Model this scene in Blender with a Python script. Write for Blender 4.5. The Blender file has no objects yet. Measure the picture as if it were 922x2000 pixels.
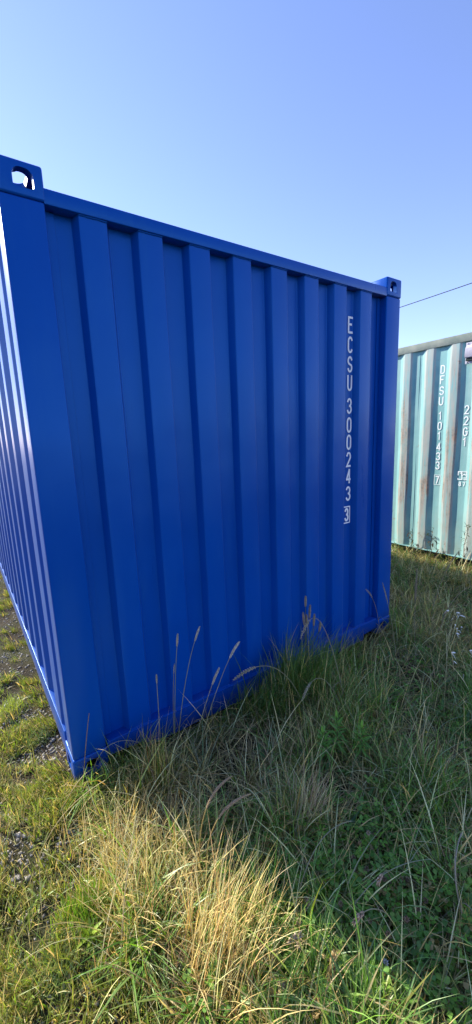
import bpy, bmesh, math, random
import numpy as np
from mathutils import Vector, Matrix

random.seed(7)
RNG = np.random.default_rng(11)
SC = bpy.context.scene
COL = SC.collection

# ------------------------------------------------------------------ camera
CAM_LOC = Vector((-0.2444, -1.7769, 1.5788))
YAW, PITCH, ROLL = 0.601383, -0.187892, -0.039353
FPX = 776.385                                   # focal length in pixels of a 922 x 2000 frame
cam_data = bpy.data.cameras.new('camera')
cam_data.sensor_fit = 'VERTICAL'
cam_data.sensor_height = 24.0
cam_data.lens = FPX / 2000.0 * 24.0
cam_data.clip_start = 0.02
cam_data.clip_end = 2000
cam = bpy.data.objects.new('camera', cam_data)
COL.objects.link(cam)
fwd = Vector((math.sin(YAW) * math.cos(PITCH), math.cos(YAW) * math.cos(PITCH), math.sin(PITCH)))
rgt = Vector((math.cos(YAW), -math.sin(YAW), 0))
upv = rgt.cross(fwd)
r2 = rgt * math.cos(ROLL) + upv * math.sin(ROLL)
u2 = -rgt * math.sin(ROLL) + upv * math.cos(ROLL)
cam.matrix_world = Matrix(((r2.x, u2.x, -fwd.x, CAM_LOC.x), (r2.y, u2.y, -fwd.y, CAM_LOC.y),
                           (r2.z, u2.z, -fwd.z, CAM_LOC.z), (0, 0, 0, 1)))
SC.camera = cam

# ------------------------------------------------------------------ world and sun
SUN_AZ = math.radians(-23.0)                    # from +Y towards +X
SUN_EL = math.radians(31.0)
world = bpy.data.worlds.new('World')
SC.world = world
world.use_nodes = True
wn = world.node_tree.nodes
wl = world.node_tree.links
bg = wn['Background']
sky = wn.new('ShaderNodeTexSky')
sky.sky_type = 'NISHITA'
sky.sun_disc = False
sky.sun_elevation = SUN_EL
sky.sun_rotation = SUN_AZ
sky.altitude = 0
sky.air_density = 1.0
sky.dust_density = 0.10
sky.ozone_density = 3.0
tint = wn.new('ShaderNodeMix')                  # the phone's cool white balance
tint.data_type = 'RGBA'
tint.blend_type = 'MULTIPLY'
tint.inputs[0].default_value = 1.0
tint.inputs[7].default_value = (0.98, 0.865, 1.02, 1)
wl.new(sky.outputs[0], tint.inputs[6])
wl.new(tint.outputs[2], bg.inputs[0])
bg.inputs[1].default_value = 0.123
sun_data = bpy.data.lights.new('sun', 'SUN')
sun_data.energy = 4.0
sun_data.angle = math.radians(0.5)
sun_data.color = (1.0, 0.93, 0.80)
sun = bpy.data.objects.new('sun', sun_data)
COL.objects.link(sun)
to_sun = Vector((math.sin(SUN_AZ) * math.cos(SUN_EL), math.cos(SUN_AZ) * math.cos(SUN_EL), math.sin(SUN_EL)))
sun.rotation_euler = to_sun.to_track_quat('Z', 'Y').to_euler()
sun.location = (-4, 8, 9)
SC.view_settings.view_transform = 'Standard'
SC.view_settings.look = 'None'
SC.view_settings.gamma = 1
SC.view_settings.use_curve_mapping = False
SC.view_settings.exposure = 1.38

# ------------------------------------------------------------------ material helpers
def new_mat(name):
    m = bpy.data.materials.new(name)
    m.use_nodes = True
    nt = m.node_tree
    return m, nt.nodes, nt.links, nt.nodes['Principled BSDF']

def noise(n, l, scale, detail=4, rough=0.55, vec=None, dist=0.0):
    t = n.new('ShaderNodeTexNoise')
    t.inputs['Scale'].default_value = scale
    t.inputs['Detail'].default_value = detail
    t.inputs['Roughness'].default_value = rough
    t.inputs['Distortion'].default_value = dist
    if vec is not None:
        l.new(vec, t.inputs['Vector'])
    return t.outputs['Fac']

def ramp(n, l, fac, stops):
    r = n.new('ShaderNodeValToRGB')
    e = r.color_ramp.elements
    while len(e) < len(stops):
        e.new(0.5)
    for k, (p, c) in enumerate(stops):
        e[k].position = p
        e[k].color = (*c, 1) if len(c) == 3 else c
    l.new(fac, r.inputs[0])
    return r.outputs[0]

def mixc(n, l, fac, a, b, mode='MIX'):
    m = n.new('ShaderNodeMix')
    m.data_type = 'RGBA'
    m.blend_type = mode
    for sock, v in ((m.inputs[0], fac), (m.inputs[6], a), (m.inputs[7], b)):
        if isinstance(v, (int, float)):
            sock.default_value = v
        elif isinstance(v, tuple):
            sock.default_value = (*v, 1)
        else:
            l.new(v, sock)
    return m.outputs[2]

def math_node(n, l, op, a, b=None, clamp=False):
    m = n.new('ShaderNodeMath')
    m.operation = op
    m.use_clamp = clamp
    for sock, v in ((m.inputs[0], a), (m.inputs[1], b)):
        if v is None:
            continue
        if isinstance(v, (int, float)):
            sock.default_value = v
        else:
            l.new(v, sock)
    return m.outputs[0]

def obj_coords(n, l, scale=(1, 1, 1)):
    tc = n.new('ShaderNodeTexCoord')
    mp = n.new('ShaderNodeMapping')
    mp.inputs['Scale'].default_value = scale
    l.new(tc.outputs['Object'], mp.inputs[0])
    return tc.outputs['Object'], mp.outputs[0]

def add_bump(n, l, bsdf, height, strength, distance):
    b = n.new('ShaderNodeBump')
    b.inputs['Strength'].default_value = strength
    b.inputs['Distance'].default_value = distance
    l.new(height, b.inputs['Height'])
    l.new(b.outputs[0], bsdf.inputs['Normal'])

def mat_blue():
    m, n, l, b = new_mat('blue_paint')
    co, st = obj_coords(n, l, (3, 3, 0.35))
    f1 = noise(n, l, 1.3, 5, 0.6, co)
    f2 = noise(n, l, 4.0, 6, 0.65, st)
    c = ramp(n, l, f1, [(0.3, (0.0001, 0.052, 0.315)), (0.7, (0.0002, 0.064, 0.355))])
    dust = ramp(n, l, f2, [(0.52, (0, 0, 0)), (0.82, (0.16, 0.16, 0.16))])
    sepz = n.new('ShaderNodeSeparateXYZ')
    l.new(co, sepz.inputs[0])
    mud = n.new('ShaderNodeMapRange')            # soil splashed up along the bottom rails
    mud.inputs[1].default_value = 0.17
    mud.inputs[2].default_value = 0.0
    l.new(sepz.outputs[2], mud.inputs[0])
    mudn = ramp(n, l, noise(n, l, 26, 6, 0.7, co), [(0.46, (0, 0, 0)), (0.66, (0.55, 0.55, 0.55))])
    c = mixc(n, l, math_node(n, l, 'MULTIPLY', mud.outputs[0], mudn), c, (0.15, 0.12, 0.08))
    c2 = mixc(n, l, dust, c, (0.03, 0.15, 0.36))
    _, scv = obj_coords(n, l, (1.0, 1.0, 0.12))
    scuff = ramp(n, l, noise(n, l, 46, 5, 0.75, scv, 0.6), [(0.70, (0, 0, 0)), (0.74, (0.35, 0.35, 0.35))])
    scuff = math_node(n, l, 'MULTIPLY', scuff, ramp(n, l, noise(n, l, 1.7, 2, 0.5, co), [(0.50, (0, 0, 0)), (0.62, (1, 1, 1))]))
    c2 = mixc(n, l, scuff, c2, (0.10, 0.20, 0.45))
    l.new(c2, b.inputs['Base Color'])
    r = ramp(n, l, f2, [(0.3, (0.27, 0.27, 0.27)), (0.75, (0.38, 0.38, 0.38))])
    l.new(r, b.inputs['Roughness'])
    b.inputs['Specular IOR Level'].default_value = 0.6
    b.inputs['Specular Tint'].default_value = (0.16, 0.52, 1.0, 1)
    b.inputs['Sheen Weight'].default_value = 0.06       # thin dust film
    b.inputs['Sheen Roughness'].default_value = 0.35
    b.inputs['Sheen Tint'].default_value = (0.75, 0.85, 1.0, 1)
    wob = noise(n, l, 2.2, 2, 0.4, co)
    fine = noise(n, l, 220, 2, 0.5, co)
    h = math_node(n, l, 'ADD', wob, math_node(n, l, 'MULTIPLY', fine, 0.012))
    add_bump(n, l, b, h, 0.55, 0.022)
    return m

def mat_teal(name, worn):
    """worn: the proud flats are scuffed down to grey primer and rust"""
    m, n, l, b = new_mat(name)
    co, st = obj_coords(n, l, (14, 14, 1.1))
    base = ramp(n, l, noise(n, l, 2.1, 5, 0.6, co), [(0.3, (0.175, 0.385, 0.390)), (0.7, (0.235, 0.445, 0.440))])
    streak = noise(n, l, 1.0, 5, 0.62, st)
    base = mixc(n, l, ramp(n, l, streak, [(0.50, (0, 0, 0)), (0.72, (0.55, 0.55, 0.55))]), base, (0.33, 0.43, 0.41))
    if worn:
        sep = n.new('ShaderNodeSeparateXYZ')
        l.new(co, sep.inputs[0])
        proud = math_node(n, l, 'LESS_THAN', sep.outputs[0], 0.0180)
        blot = noise(n, l, 1.6, 7, 0.72, st)
        scr = noise(n, l, 2.4, 6, 0.7, st)
        grey_m = math_node(n, l, 'MULTIPLY', proud, ramp(n, l, scr, [(0.36, (0, 0, 0)), (0.55, (0.9, 0.9, 0.9))]))
        base = mixc(n, l, grey_m, base, (0.36, 0.37, 0.34))
        # rust comes through in a band from waist height to shoulder height of the proud flats
        zb = n.new('ShaderNodeMapRange')
        zb.inputs[1].default_value = 0.25
        zb.inputs[2].default_value = 1.0
        l.new(sep.outputs[2], zb.inputs[0])
        zt = n.new('ShaderNodeMapRange')
        zt.inputs[1].default_value = 2.15
        zt.inputs[2].default_value = 1.55
        l.new(sep.outputs[2], zt.inputs[0])
        band = math_node(n, l, 'MULTIPLY', zb.outputs[0], zt.outputs[0])
        rm = ramp(n, l, math_node(n, l, 'ADD', blot, math_node(n, l, 'MULTIPLY', band, 0.14)),
                  [(0.53, (0, 0, 0)), (0.68, (0.85, 0.85, 0.85))])
        patch = ramp(n, l, noise(n, l, 1.9, 3, 0.5, co), [(0.42, (0.12, 0.12, 0.12)), (0.58, (1, 1, 1))])
        rm = math_node(n, l, 'MULTIPLY', math_node(n, l, 'MULTIPLY', rm, proud), patch)
        rust = ramp(n, l, noise(n, l, 30, 4, 0.6, co), [(0.32, (0.13, 0.085, 0.06)), (0.52, (0.27, 0.19, 0.14)), (0.66, (0.40, 0.17, 0.09)), (0.78, (0.36, 0.31, 0.26))])
        base = mixc(n, l, rm, base, rust)
        # rust spots everywhere near the bottom edge
        low = n.new('ShaderNodeMapRange')
        low.inputs[1].default_value = 0.65
        low.inputs[2].default_value = 0.12
        l.new(sep.outputs[2], low.inputs[0])
        sp = ramp(n, l, math_node(n, l, 'ADD', noise(n, l, 9, 5, 0.65, co), math_node(n, l, 'MULTIPLY', low.outputs[0], 0.10)),
                  [(0.66, (0, 0, 0)), (0.74, (0.8, 0.8, 0.8))])
        base = mixc(n, l, sp, base, rust)
        dirt = math_node(n, l, 'MULTIPLY', low.outputs[0], 0.45)
        dirt = math_node(n, l, 'MULTIPLY', dirt, ramp(n, l, noise(n, l, 5, 5, 0.7, co), [(0.4, (0.1, 0.1, 0.1)), (0.65, (1, 1, 1))]))
        base = mixc(n, l, dirt, base, (0.30, 0.33, 0.25))
    l.new(base, b.inputs['Base Color'])
    b.inputs['Roughness'].default_value = 0.62
    b.inputs['Specular IOR Level'].default_value = 0.3
    add_bump(n, l, b, noise(n, l, 3.0, 3, 0.5, co), 0.55, 0.015)
    return m

def mat_plain(name, c1, c2, scale, rough, spec=0.3, metal=0.0, bump=0.0):
    m, n, l, b = new_mat(name)
    co, _ = obj_coords(n, l)
    f = noise(n, l, scale, 5, 0.6, co)
    l.new(ramp(n, l, f, [(0.3, c1), (0.7, c2)]), b.inputs['Base Color'])
    b.inputs['Roughness'].default_value = rough
    b.inputs['Specular IOR Level'].default_value = spec
    b.inputs['Metallic'].default_value = metal
    if bump:
        add_bump(n, l, b, f, 0.6, bump)
    return m

def mat_plant(name, trans=0.35, gloss=0.06, rough=0.45):
    """leaf colour from the mesh attribute leaf_tint, light passes through thin blades"""
    m = bpy.data.materials.new(name)
    m.use_nodes = True
    n, l = m.node_tree.nodes, m.node_tree.links
    n.remove(n['Principled BSDF'])
    at = n.new('ShaderNodeAttribute')
    at.attribute_name = 'leaf_tint'
    d = n.new('ShaderNodeBsdfDiffuse')
    t = n.new('ShaderNodeBsdfTranslucent')
    g = n.new('ShaderNodeBsdfGlossy')
    g.inputs['Roughness'].default_value = rough
    g.inputs['Color'].default_value = (0.9, 0.95, 0.9, 1)
    l.new(at.outputs['Color'], d.inputs[0])
    hs = n.new('ShaderNodeHueSaturation')
    hs.inputs['Saturation'].default_value = 1.15
    hs.inputs['Value'].default_value = 1.25
    l.new(at.outputs['Color'], hs.inputs['Color'])
    l.new(hs.outputs[0], t.inputs[0])
    m1 = n.new('ShaderNodeMixShader')
    m1.inputs[0].default_value = trans
    l.new(d.outputs[0], m1.inputs[1])
    l.new(t.outputs[0], m1.inputs[2])
    m2 = n.new('ShaderNodeMixShader')
    m2.inputs[0].default_value = gloss
    l.new(m1.outputs[0], m2.inputs[1])
    l.new(g.outputs[0], m2.inputs[2])
    l.new(m2.outputs[0], n['Material Output'].inputs[0])
    return m

def mat_ground():
    m, n, l, b = new_mat('soil')
    co, _ = obj_coords(n, l)
    a = noise(n, l, 2.3, 6, 0.65, co)
    f = noise(n, l, 60, 6, 0.75, co)
    soil = ramp(n, l, f, [(0.30, (0.020, 0.015, 0.010)), (0.52, (0.060, 0.046, 0.030)), (0.72, (0.13, 0.105, 0.075))])
    thatch = ramp(n, l, f, [(0.30, (0.030, 0.026, 0.012)), (0.55, (0.085, 0.070, 0.034)), (0.75, (0.17, 0.14, 0.07))])
    base = mixc(n, l, ramp(n, l, a, [(0.42, (0, 0, 0)), (0.58, (1, 1, 1))]), soil, thatch)
    green = ramp(n, l, noise(n, l, 1.1, 5, 0.6, co), [(0.45, (0, 0, 0)), (0.62, (0.55, 0.55, 0.55))])
    base = mixc(n, l, green, base, (0.05, 0.075, 0.022))
    l.new(base, b.inputs['Base Color'])
    b.inputs['Roughness'].default_value = 0.95
    b.inputs['Specular IOR Level'].default_value = 0.15
    add_bump(n, l, b, f, 1.0, 0.02)
    return m

M_BLUE = mat_blue()
M_TEAL = mat_teal('teal_paint_worn', True)
M_TEALF = mat_teal('teal_paint', False)
M_TRAIL = mat_plain('chalky_grey_green_paint', (0.20, 0.25, 0.21), (0.36, 0.38, 0.31), 6, 0.8, 0.2, bump=0.004)
M_DARKU = mat_plain('underside_shade_paint', (0.02, 0.03, 0.03), (0.06, 0.075, 0.07), 8, 0.9, 0.2)  # shade of the gap below the teal wall and other undersides, put into the colour
M_WHITE = mat_plain('white_lettering_paint', (0.86, 0.87, 0.88), (0.90, 0.90, 0.90), 30, 0.5)
M_WHITEW = mat_plain('worn_white_lettering_paint', (0.62, 0.70, 0.70), (0.85, 0.88, 0.88), 25, 0.6)
M_VENT = mat_plain('grey_vent_plastic', (0.42, 0.40, 0.46), (0.52, 0.50, 0.56), 10, 0.45, 0.4)
M_BOLT = mat_plain('bolt_steel', (0.5, 0.5, 0.52), (0.65, 0.65, 0.66), 40, 0.35, 0.5, 0.6)
M_CABLE = mat_plain('black_cable_sheath', (0.015, 0.016, 0.02), (0.03, 0.03, 0.035), 5, 0.6)
M_POLE = mat_plain('weathered_pole_wood', (0.10, 0.08, 0.06), (0.19, 0.155, 0.12), 9, 0.9, 0.2)
M_FLOOR = mat_plain('container_plywood', (0.16, 0.10, 0.05), (0.26, 0.17, 0.09), 6, 0.8)
M_STONE = mat_plain('gravel_stone', (0.11, 0.10, 0.085), (0.42, 0.39, 0.34), 24, 0.85, 0.2)
M_GRASS = mat_plant('grass_blade', 0.42, 0.05)
M_STRAW = mat_plant('dry_straw', 0.30, 0.05, 0.5)
M_LEAF = mat_plant('broad_leaf', 0.32, 0.03, 0.45)
M_SOIL = mat_ground()

# ------------------------------------------------------------------ object helpers
def tag(o, label=None, cat=None, group=None, kind=None):
    if label: o['label'] = label
    if cat: o['category'] = cat
    if group: o['group'] = group
    if kind: o['kind'] = kind
    return o

def empty(name, loc=(0, 0, 0)):
    o = bpy.data.objects.new(name, None)
    o.empty_display_size = 0.1
    o.location = loc
    COL.objects.link(o)
    return o

def finish(me, smooth_angle=None):
    if smooth_angle:
        me.shade_smooth()
        me.set_sharp_from_angle(angle=math.radians(smooth_angle))
    return me

def bm_obj(name, bm, mat, parent=None, smooth=None):
    bmesh.ops.recalc_face_normals(bm, faces=bm.faces[:])
    me = bpy.data.meshes.new(name)
    bm.to_mesh(me)
    bm.free()
    me.materials.append(mat)
    finish(me, smooth)
    o = bpy.data.objects.new(name, me)
    COL.objects.link(o)
    o.parent = parent
    return o

def box_bm(x0, x1, y0, y1, z0, z1, bevel=0.0, seg=2):
    bm = bmesh.new()
    bmesh.ops.create_cube(bm, size=1.0)
    for v in bm.verts:
        v.co = Vector(((x0 + x1) / 2 + v.co.x * (x1 - x0), (y0 + y1) / 2 + v.co.y * (y1 - y0), (z0 + z1) / 2 + v.co.z * (z1 - z0)))
    if bevel:
        bmesh.ops.bevel(bm, geom=bm.edges[:], offset=bevel, segments=seg, affect='EDGES', profile=0.5)
    return bm

def prism_bm(poly, a0, a1, axis):
    """poly in the plane normal to axis ('y': (x,z), 'x': (y,z), 'z': (x,y)), extruded a0..a1"""
    bm = bmesh.new()
    def p3(u, v, a):
        return {'y': (u, a, v), 'x': (a, u, v), 'z': (u, v, a)}[axis]
    lo = [bm.verts.new(p3(u, v, a0)) for u, v in poly]
    hi = [bm.verts.new(p3(u, v, a1)) for u, v in poly]
    bm.faces.new(lo)
    bm.faces.new(hi[::-1])
    k = len(poly)
    for i in range(k):
        bm.faces.new((lo[i], hi[i], hi[(i + 1) % k], lo[(i + 1) % k]))
    return bm

def fillet(profile, r, seg=3):
    out = [profile[0]]
    for i in range(1, len(profile) - 1):
        p0, p1, p2 = (Vector(q) for q in profile[i - 1:i + 2])
        a, b = p0 - p1, p2 - p1
        d = min(r, a.length * 0.45, b.length * 0.45)
        if a.angle(b) > math.radians(176):
            out.append(tuple(p1))
            continue
        q0, q2 = p1 + a.normalized() * d, p1 + b.normalized() * d
        for s in range(seg + 1):
            t = s / seg
            q = q0 * (1 - t) ** 2 + p1 * 2 * t * (1 - t) + q2 * t * t
            out.append((q.x, q.y))
    out.append(profile[-1])
    return out

def corrugated_obj(name, profile, z0, z1, swap, mat, parent, rows=26, r=0.005, wob=0.0011):
    """profile: list of (along, depth); swap False -> x along, y depth; True -> y along, x depth"""
    pts = fillet(profile, r)
    bm = bmesh.new()
    rows_v = []
    for k in range(rows + 1):
        z = z0 + (z1 - z0) * k / rows
        row = []
        for a, d in pts:
            edge = min(1.0, (z1 - z) / 0.12, (z - z0) / 0.12 + (0.6 if wob > 0.002 else 0.0))
            low = max(0.0, 1 - (z - z0) / 0.55) if wob > 0.002 else 0.0
            amp = wob * edge * (1 + 2.2 * low)
            dd = d + amp * 0.5 * (math.sin(5.1 * a + 2.3 * z) + math.sin(11.3 * a - 4.7 * z + 1.0))
            aa = a + amp * (math.sin(3.7 * a + 3.9 * z) * 0.6 + math.sin(17.0 * a + 9.1 * z) * 0.5)
            row.append(bm.verts.new((dd, aa, z) if swap else (aa, dd, z)))
        rows_v.append(row)
    for k in range(rows):
        for i in range(len(pts) - 1):
            bm.faces.new((rows_v[k][i], rows_v[k][i + 1], rows_v[k + 1][i + 1], rows_v[k + 1][i]))
    return bm_obj(name, bm, mat, parent, smooth=40)

# ------------------------------------------------------------------ corner casting (one mesh, mirrored for each corner)
def arch_poly(cu, cv, w, h, n=8):
    r = min(w, h) * 0.42
    pts = []
    for (sx, sy, a0, rr) in ((1, -1, -90, 0.010), (1, 1, 0, r), (-1, 1, 90, r), (-1, -1, 180, 0.010)):
        ox, oy = cu + sx * (w / 2 - rr), cv + sy * (h / 2 - rr)
        for k in range(n + 1):
            a = math.radians(a0 + 90 * k / n)
            pts.append((ox + rr * math.cos(a), oy + rr * math.sin(a)))
    return pts

def slot_poly(cu, cv, w, h, n=10):
    pts = []
    r = w / 2
    for s, a0 in ((1, 0), (-1, 180)):
        for k in range(n + 1):
            a = math.radians(a0 + 180 * k / n)
            pts.append((cu + r * math.cos(a), cv + s * (h / 2 - r) + r * math.sin(a)))
    return pts

def casting_mesh():
    """a top corner: outer faces at x=0, y=0 and z=0.118"""
    bx, by, bz = 0.162, 0.178, 0.118
    bm = box_bm(0, bx, 0, by, 0, bz, bevel=0.009, seg=3)
    base = bm_obj('casting_base', bm, M_BLUE)
    cutters = [box_bm(0.026, bx - 0.014, 0.026, by - 0.014, 0.012, bz - 0.026),
               prism_bm(arch_poly(0.092, 0.062, 0.070, 0.066), -0.02, 0.05, 'y'),
               prism_bm(arch_poly(0.100, 0.062, 0.078, 0.060), -0.02, 0.05, 'x'),
               prism_bm(slot_poly(0.088, 0.096, 0.064, 0.124), 0.06, 0.15, 'z')]
    for k, c in enumerate(cutters):
        co = bm_obj('cutter', c, M_BLUE)
        md = base.modifiers.new('b%d' % k, 'BOOLEAN')
        md.operation = 'DIFFERENCE'
        md.solver = 'EXACT'
        md.object = co
        cutters[k] = co
    dg = bpy.context.evaluated_depsgraph_get()
    dg.update()
    me = bpy.data.meshes.new_from_object(base.evaluated_get(dg))
    for o in cutters + [base]:
        bpy.data.objects.remove(o)
    return me

CAST = casting_mesh()

def casting(name, parent, W, H, L, i, j, k, mat):
    bm = bmesh.new()
    bm.from_mesh(CAST)
    for v in bm.verts:
        x, y, z = v.co
        v.co = ((W - x) if i else x, (L - y) if j else y, (H - 0.118 + z) if k else (0.118 - z))
    if (i + j + (0 if k else 1)) % 2:
        bmesh.ops.reverse_faces(bm, faces=bm.faces[:])
    me = bpy.data.meshes.new(name)
    bm.to_mesh(me)
    bm.free()
    me.materials.clear()
    me.materials.append(mat)
    finish(me, 30)
    o = bpy.data.objects.new(name, me)
    COL.objects.link(o)
    o.parent = parent
    return o

# ------------------------------------------------------------------ stencil lettering, made of strokes
def arc(cx, cy, rx, ry, a0, a1, n=12):
    return [(cx + rx * math.cos(math.radians(a0 + (a1 - a0) * k / n)), cy + ry * math.sin(math.radians(a0 + (a1 - a0) * k / n))) for k in range(n + 1)]

GLYPH = {
    'E': [[(1, 1), (0, 1), (0, 0), (1, 0)], [(0, .54), (.75, .54)]],
    'C': [arc(.5, .72, .5, .28, 25, 180) + arc(.5, .28, .5, .28, 180, 335)],
    'S': [arc(.5, .74, .5, .26, 20, 180) + arc(.5, .74, .5, .24, 180, 235, 4) + arc(.5, .26, .5, .26, 45, -160)],
    'U': [[(0, 1), (0, .28)] + arc(.5, .28, .5, .28, 180, 360) + [(1, 1)]],
    '3': [arc(.48, .745, .48, .255, 160, -80), arc(.48, .26, .52, .26, 85, -160)],
    '0': [arc(.5, .7, .5, .3, 0, 180) + arc(.5, .3, .5, .3, 180, 360) + [(1, .7)]],
    '2': [arc(.5, .72, .5, .28, 165, -25) + [(0, 0), (1, 0)]],
    '4': [[(.76, 0), (.76, 1)], [(.72, 1), (0, .26)], [(-.06, .26), (1, .26)]],
    'D': [[(0, 0), (0, 1), (.45, 1)] + arc(.45, .68, .55, .32, 90, 0, 6) + arc(.45, .32, .55, .32, 0, -90, 6) + [(0, 0)]],
    'F': [[(0, 0), (0, 1), (1, 1)], [(0, .52), (.75, .52)]],
    '1': [[(.15, .78), (.55, 1), (.55, 0)]],
    '7': [[(0, 1), (1, 1), (.35, 0)]],
    'G': [arc(.5, .72, .5, .28, 25, 180) + arc(.5, .28, .5, .28, 180, 360) + [(1, .5), (.55, .5)]],
    '8': [arc(.5, .75, .44, .25, -90, 270, 20), arc(.5, .25, .5, .25, 90, 450, 20)],
    'box': [[(.04, 1), (1, 1), (1, 0), (0, 0)]],
    'boxfull': [[(0.5, 1), (0, 1), (0, 0), (1, 0), (1, 1), (0.5, 1)]],
    'bracket': [[(0, .56), (0, 1), (.55, 1)], [(.66, 1), (1, 1), (1, 0), (.7, 0)], [(0, .12), (0, 0), (.46, 0)],
                [(.24, .82), (.48, .82)], [(.40, .95), (.42, .5)], [(.46, .42), (.48, .06)],
                arc(.72, .50, .17, .2, 20, 170, 8), [(.70, .22), (.9, .22)]],
}

def glyph_obj(ch, cx, z_top, w, h, stroke, place, mat, parent, name='letter', shift=0.0):
    """place(u, z, off) -> xyz; u runs to the reader's right, off is the distance off the panel"""
    bm = bmesh.new()
    hw = stroke / 2
    for si, line in enumerate(GLYPH[ch]):
        p = [Vector((cx - w / 2 + hw + u * (w - stroke), z_top - h + hw + v * (h - stroke))) for u, v in line]
        q = [p[0]]
        for k in p[1:]:
            if (k - q[-1]).length > 1e-5:
                q.append(k)
        p = q
        d0 = (p[1] - p[0]).normalized()
        d1 = (p[-1] - p[-2]).normalized()
        if (p[0] - p[-1]).length > 1e-4:
            p[0] = p[0] - d0 * hw * 0.7
            p[-1] = p[-1] + d1 * hw * 0.7
        rows = []
        for i in range(len(p)):
            a = (p[i] - p[i - 1]).normalized() if i > 0 else (p[1] - p[0]).normalized()
            b = (p[i + 1] - p[i]).normalized() if i < len(p) - 1 else a
            na, nb = Vector((-a.y, a.x)), Vector((-b.y, b.x))
            nn = (na + nb)
            nn = nn / max(0.35, nn.length_squared / 2) if nn.length > 1e-4 else na
            rows.append((bm.verts.new(place(*(p[i] + nn * hw), 0.0015 + 0.0004 * si + shift)),
                         bm.verts.new(place(*(p[i] - nn * hw), 0.0015 + 0.0004 * si + shift))))
        for i in range(len(rows) - 1):
            bm.faces.new((rows[i][0], rows[i][1], rows[i + 1][1], rows[i + 1][0]))
    return bm_obj(name, bm, mat, parent)

# ------------------------------------------------------------------ shipping container
def corr_profile(a0, a1, start, pitch, flat, slope, d_out, d_in, extra=None):
    """proud flats [start + k*pitch, + flat] between a0 and a1, everything else lies back at d_in"""
    pr = [(a0, d_in)]
    for s, f in (extra or []):
        pr += [(s - slope, d_in), (s, d_out), (s + f, d_out), (s + f + slope, d_in)]
    k = 0
    while start + k * pitch + flat + slope < a1 - 0.01:
        s = start + k * pitch
        pr += [(s - slope, d_in), (s, d_out), (s + flat, d_out), (s + flat + slope, d_in)]
        k += 1
    pr.append((a1, d_in))
    return pr

def make_container(name, loc, W, H, L, mat_panel, mat_frame, mat_side, mat_toprail, mat_under,
                   end_prof, side_prof, top_rail, side_z, side_bottom, lower_sill):
    root = empty(name, loc)
    for i in (0, 1):
        for j in (0, 1):
            for k in (0, 1):
                casting('corner_casting', root, W, H, L, i, j, k, mat_frame)
            x0, x1 = (0.004, 0.158) if not i else (W - 0.158, W - 0.004)
            y0, y1 = (0.004, 0.118) if not j else (L - 0.118, L - 0.004)
            bm_obj('corner_post', box_bm(x0, x1, y0, y1, 0.119, H - 0.119, 0.007, 3), mat_frame, root, smooth=40)
    rz0, rz1 = top_rail
    for j in (0, 1):
        y0, y1 = (0.003, 0.066) if not j else (L - 0.066, L - 0.003)
        bm_obj('top_end_rail', box_bm(0.156, W - 0.156, y0, y1, H - 0.123, H - 0.068, 0.004), mat_frame, root, smooth=40)
        s0, s1 = 0.364, W - 0.324
        y0, y1 = (0.003, 0.09) if not j else (L - 0.09, L - 0.003)
        poly = [(0.163, 0.058), (s0, 0.058), (s0, lower_sill), (s1, lower_sill), (s1, 0.058), (W - 0.163, 0.058), (W - 0.163, 0.140), (0.163, 0.140)]
        bm = prism_bm(poly, y0, y1, 'y')
        bmesh.ops.bevel(bm, geom=bm.edges[:], offset=0.006, segments=3, affect='EDGES')
        bm_obj('bottom_end_rail', bm, mat_frame, root, smooth=40)
    for i in (0, 1):
        x0, x1 = (0.003, 0.062) if not i else (W - 0.062, W - 0.003)
        bm_obj('top_side_rail', box_bm(x0, x1, 0.179, L - 0.179, rz0, rz1, 0.004), mat_toprail, root, smooth=40)
        b0, b1, bx = side_bottom
        x0, x1 = (bx, bx + 0.05) if not i else (W - bx - 0.05, W - bx)
        bm_obj('bottom_side_rail', box_bm(x0, x1, 0.179, L - 0.179, b0, b1, 0.003), mat_under, root, smooth=40)
        pr = side_prof if not i else [(a, W - d) for a, d in side_prof]
        corrugated_obj('side_panel', pr, side_z[0], side_z[1], True, mat_side, root, wob=0.0011 if mat_side is M_BLUE else 0.0026)
    corrugated_obj('end_panel', end_prof, 0.138, H - 0.121, False, mat_panel, root)
    corrugated_obj('end_panel', [(a, L - d) for a, d in end_prof], 0.138, H - 0.121, False, mat_panel, root)
    # roof sheet, shallow pressed ribs running across
    bm = bmesh.new()
    ys = np.linspace(0.06, L - 0.06, 90)
    rows = []
    for q, y in enumerate(ys):
        z = H - 0.072 - (0.018 if (q // 2) % 2 else 0.0)
        rows.append((bm.verts.new((0.06, y, z)), bm.verts.new((W - 0.06, y, z))))
    for q in range(len(rows) - 1):
        bm.faces.new((rows[q][0], rows[q][1], rows[q + 1][1], rows[q + 1][0]))
    bm_obj('roof_panel', bm, mat_frame, root)
    bm_obj('floor_panel', box_bm(0.07, W - 0.07, 0.10, L - 0.10, 0.13, 0.16), M_FLOOR, root)
    for y in np.arange(0.6, L - 0.4, 0.6):
        bm_obj('cross_member', box_bm(0.06 + 0.052, W - 0.112, y, y + 0.05, 0.03, 0.128), M_DARKU, root)
    return root

WB, HB, LB = 2.438, 2.591, 6.058
blue_end = corr_profile(0.156, WB - 0.156, 0.282, 0.2485, 0.113, 0.018, 0.014, 0.0605)
blue_side = corr_profile(0.116, LB - 0.116, 0.60, 0.318, 0.085, 0.066, 0.007, 0.045, extra=[(0.245, 0.13)])
blue = make_container('shipping_container', (0, 0, 0), WB, HB, LB, M_BLUE, M_BLUE, M_BLUE, M_BLUE, M_BLUE,
                      blue_end, blue_side, (HB - 0.123, HB - 0.062), (0.16, HB - 0.121), (0.030, 0.163, 0.004), 0.004)
tag(blue, 'deep blue corrugated shipping container with a white number down its end wall', 'container')
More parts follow.
